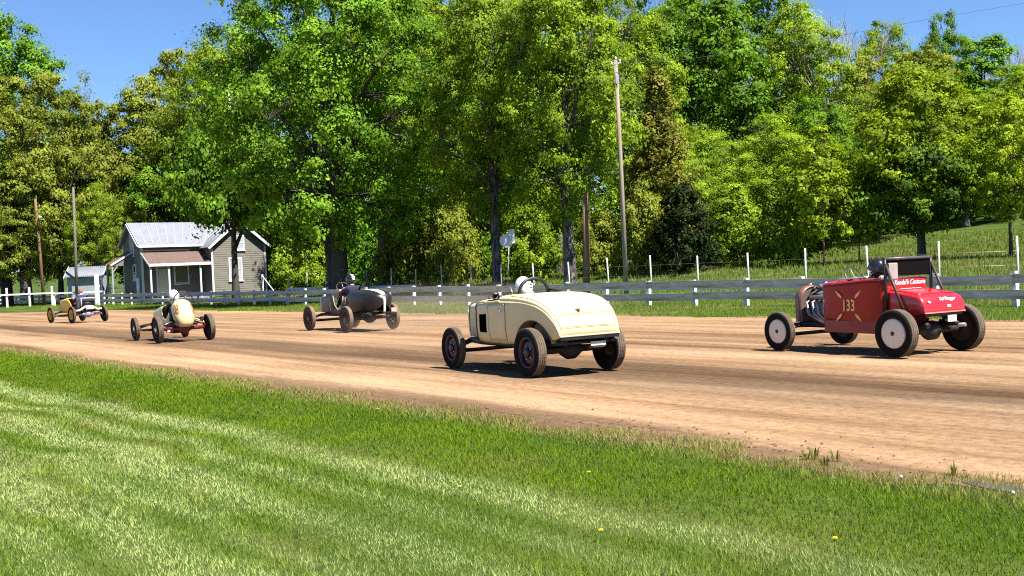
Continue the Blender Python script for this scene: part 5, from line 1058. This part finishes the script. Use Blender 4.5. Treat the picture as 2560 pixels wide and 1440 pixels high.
# tall tail: horizontal sections stacked in z
def tail_ring(z, yc, ly, wx, n=28): return [(wx*math.copysign(abs(math.cos(a))**.8, math.cos(a)), yc+ly*math.copysign(abs(math.sin(a))**.9, math.sin(a)), z) for a in [2*PI*k/n for k in range(n)]]
b = MB(); b.rings([tail_ring(*q) for q in ((.40, -.16, .10, .13), (.43, -.15, .19, .19), (.50, -.12, .26, .23), (.62, -.06, .33, .265), (.78, .02, .34, .28), (.92, .08, .31, .27), (1.04, .13, .25, .235), (1.10, .15, .19, .18), (1.135, .17, .11, .11), (1.145, .17, .04, .04))]); b.build('tail', YEL, car)
TAILT = ((.40, -.16, .10, .13), (.43, -.15, .19, .19), (.50, -.12, .26, .23), (.62, -.06, .33, .265), (.78, .02, .34, .28), (.92, .08, .31, .27), (1.04, .13, .25, .235), (1.10, .15, .19, .18), (1.135, .17, .11, .11))
def wrap_tail(o, a0, zc_, sgn):
    for v in o.data.vertices:
        z = zc_+v.co.y; yc, ly, wx = [float(np.interp(z, [t[0] for t in TAILT], [t[k] for t in TAILT])) for k in (1, 2, 3)]; a = a0+v.co.x/.34; k = 1.012+v.co.z
        ca, sa = math.cos(a), math.sin(a); v.co = Vector((wx*k*math.copysign(abs(ca)**.8, ca), yc+ly*k*math.copysign(abs(sa)**.9, sa), z))
for a0 in (R(216), R(324)): wrap_tail(text_mesh('number', '08', .36, BRN, car, (0, 0, 0), (1, 0, 0), (0, 1, 0), .006, 0, .006, .62), a0, .87, 1)
CW = Shell([.85, 1.1, 1.5, 2.1, 2.32], [.46, .46, .47, .48, .5], [.86, .88, .84, .76, .72], [.98, 1.0, .95, .86, .80], [.24, .27, .26, .21, .17], [.27, .30, .28, .23, .19], e=.8); b = MB(); CW.patch(b, .98, 2.32, 0, 1, 16, 24); b.add([CW.pt(2.32, t/24) for t in range(25)], [list(range(25))]); b.build('hood', YEL, car, fix=False)
for sx in (-1, 1): s_ = MB(); s_.grid(lambda u, v: (sx*(.29+.01*math.sin(PI*u)), .30+.75*u, .45+(float(np.interp(u, [0, .3, .7, 1], [.80, .62, .62, .84]))-.45)*v), 12, 4); solid(s_.build('cockpit_side', YEL, car, fix=False), .012, 0)
MB().box((0, .7, .44), (.5, 1.0, .03)).build('belly_pan', BLACK, car); MB().box((0, .42, .72), (.46, .08, .46)).build('seat_back', LEATH, car, .02)
chassis(car, 2.38, 1.40, .44, .36, axle=REDF, front_z=.33, w=.26, y_end=-.3)
MB().ring_torus((.05, .22, 1.06), .24, .018, (0, 1, 0), 20, 7, (0, PI)).build('roll_hoop', BLACK, car) if False else MB().tube([(.28*math.cos(a)+.05, .10, 1.02+.34*math.sin(a)) for a in np.linspace(0, PI, 14)], .017, 6).build('roll_hoop', BLACK, car)
MB().tube([(.30, 1.4, .62), (.50, .9, .60), (.52, .1, .60)], .035, 8).build('exhaust_pipe', mat('pipe_bronze', (.20, .13, .06), .4, .5), car); MB().tube([(.52, .1, .60), (.52, -.02, .60)], .05, 8).build('exhaust_tip', BLACK, car)
MB().tube([(.30, .1, .62), (.55, .02, .52), (.62, .0, .38)], .02, 6).build('shock_link', YEL, car); MB().tube([(-.30, .1, .55), (-.55, .02, .45)], .02, 6).build('shock_link', STEEL, car)
MB().box((-.05, .7, .30), (.3, .7, .16)).build('gearbox', IRON, car, .03); MB().tube([(-.45, -.1, .30), (-.1, .5, .30)], .03, 6).build('torsion_bar', mat('bar_pale', (.6, .55, .5), .5), car)
STY = ('steel', mat('wheel_dark_maroon', (.035, .012, .012), .5), CHROME)
for x, y, dd, ww in ((-.70, 0, .72, .17), (.70, 0, .72, .17), (-.70, 2.38, .66, .13), (.70, 2.38, .66, .13)): wheel(car, x, y, dd, ww, STY, camber=-.06)
steering(car, (-.06, 1.02, 1.0), .17, .7)
person('person', car, (.03, .50, .60), PB_LEAN, JK_BLK, JK_WHITE, 'driver crouched forward in a white helmet and goggles in the yellow car numbered 08', head=(-.05, .22, .63), turn=.55, helmet=HEL_W, goggles=True)
# ================= speedster with yellow wheels
YELW = mat('mustard_paint', (0.72, 0.44, 0.04), 0.5, var=.15, vscale=4); IVORY = mat('ivory_paint', (.52, .48, .37), .5, var=.08)
car = place_car('yellow_speedster', (-19.457, 49.611), 0.7384, 1.44, 'mustard yellow speedster with an open white-railed tail, farthest car on the track')
CW = Shell([.85, 1.2, 1.6, 2.2, 2.5], [.50]*5, [.78, .98, 1.0, .95, .92], [.84, 1.08, 1.10, 1.05, 1.0], [.34, .38, .37, .31, .27], [.36, .40, .39, .33, .29]); b = MB(); CW.patch(b, 1.25, 2.5, 0, 1, 14, 24); b.add([CW.pt(2.5, t/24) for t in range(25)], [list(range(25))]); b.build('hood', YELW, car, fix=False)
for sx in (-1, 1): s_ = MB(); s_.grid(lambda u, v: (sx*.40, .30+1.0*u, .48+(float(np.interp(u, [0, .4, .8, 1], [.60, .66, 1.0, 1.08]))-.48)*v), 14, 5); solid(s_.build('cockpit_side', YELW, car, fix=False), .015, 0)
MB().box((0, .75, .50), (.76, 1.1, .03)).build('floor', BLACK, car); MB().box((0, .28, .86), (.80, .14, .52), (-.12, 0, 0)).build('seat_back', LEATH, car, .05); MB().box((0, .50, .64), (.74, .4, .16)).build('seat', LEATH, car, .05)
rl = MB(); rl.tube([(-.42, -.22, 1.08), (.42, -.22, 1.08)], .03, 6)
for x in (-.36, .36): rl.tube([(x, -.22, 1.08), (x, -.24, .82), (x*.9, -.10, .60)], .024, 6)
rl.build('tail_rail', mat('rail_pale_blue', (.36, .40, .50), .5), car)
MB().tube([(-.58, -.12, .52), (-.40, -.12, .56), (-.15, -.13, .70), (.15, -.13, .70), (.40, -.12, .56), (.58, -.12, .60)], .05, 8).build('spring_cover', IVORY, car); MB().box((.02, -.18, .66), (.34, .05, .15)).build('number_plate', mat('plate_lavender', (.66, .64, .74), .6), car, .01)
MB().lathe([(-.26, .01), (-.26, .14), (.26, .14), (.26, .01)], 'X', (0, -.02, .84), 18).build('fuel_tank', BLACK, car)
chassis(car, 2.50, 1.44, .48, .37, axle=mat('axle_pale', (.20, .18, .24), .5), front_z=.34, w=.30, y_end=-.2)
STY = ('spoke', YELW, mat('hub_mustard', (.32, .20, .05), .5))
wheel(car, -.72, 0, .74, .12, STY); wheel(car, .72, 0, .74, .13, ('spoke', BLACK, IRON), camber=-.12); wheel(car, -.72, 2.5, .72, .12, STY); wheel(car, .72, 2.5, .72, .12, ('spoke', BLACK, IRON))
steering(car, (-.12, 1.02, 1.12), .19, .6)
person('person', car, (-.10, .47, .70), PB, JK_BLUE, TROU, 'red-haired driver in a blue jacket, bareheaded, in the mustard speedster', turn=.3, hair=mat('hair_red', (.30, .09, .05), .7, var=.2))

# ------------------------------------------------------------------ dust raised by the boat-tail racer
vm = bpy.data.materials.new('dust_volume'); vm.use_nodes = True; t = vm.node_tree; t.nodes.remove(t.nodes['Principled BSDF'])
pv = nd(t, 'ShaderNodeVolumePrincipled'); pv.inputs['Color'].default_value = (.75, .58, .42, 1); pv.inputs['Density'].default_value = 0.022; pv.inputs['Anisotropy'].default_value = .2
co_ = nd(t, 'ShaderNodeTexCoord').outputs['Object']; gr = nd(t, 'ShaderNodeTexGradient', gradient_type='SPHERICAL'); t.links.new(co_, gr.inputs[0])
nz = noise(t, co_, 2.6, 3, .55); nr_ = ramp(t, [(.38, .15), (.62, 1.0)]); t.links.new(nz, nr_.inputs[0])
mu = nd(t, 'ShaderNodeMath', operation='MULTIPLY'); t.links.new(gr.outputs['Fac'], mu.inputs[0]); t.links.new(nr_.outputs[0], mu.inputs[1]); mu2 = nd(t, 'ShaderNodeMath', operation='MULTIPLY'); t.links.new(mu.outputs[0], mu2.inputs[0]); mu2.inputs[1].default_value = .15; t.links.new(mu2.outputs[0], pv.inputs['Density'])
t.links.new(pv.outputs[0], [n for n in t.nodes if n.type == 'OUTPUT_MATERIAL'][0].inputs['Volume'])
for loc, sc_, lb in (((-1.6, 34.0, .5), (8.5, 3.0, .85), 'thin tan dust hanging over the track behind the boat-tail racer'), ((-3.4, 30.3, .2), (3.2, 1.6, .4), 'low tan dust at the rear wheels of the boat-tail racer')):
    d = MB(); d.grid(lambda u, v: (math.sin(PI*u)*math.cos(2*PI*v)*(1+.12*math.sin(5*v*PI)), math.sin(PI*u)*math.sin(2*PI*v), math.cos(PI*u)*(1+.15*math.sin(3*u+6*PI*v))), 14, 24)
    o = d.build('dust_cloud', vm); o.location = loc; o.scale = sc_; o.rotation_euler = (0, 0, .58+PI/2); tag(o, lb, 'dust', kind='stuff')
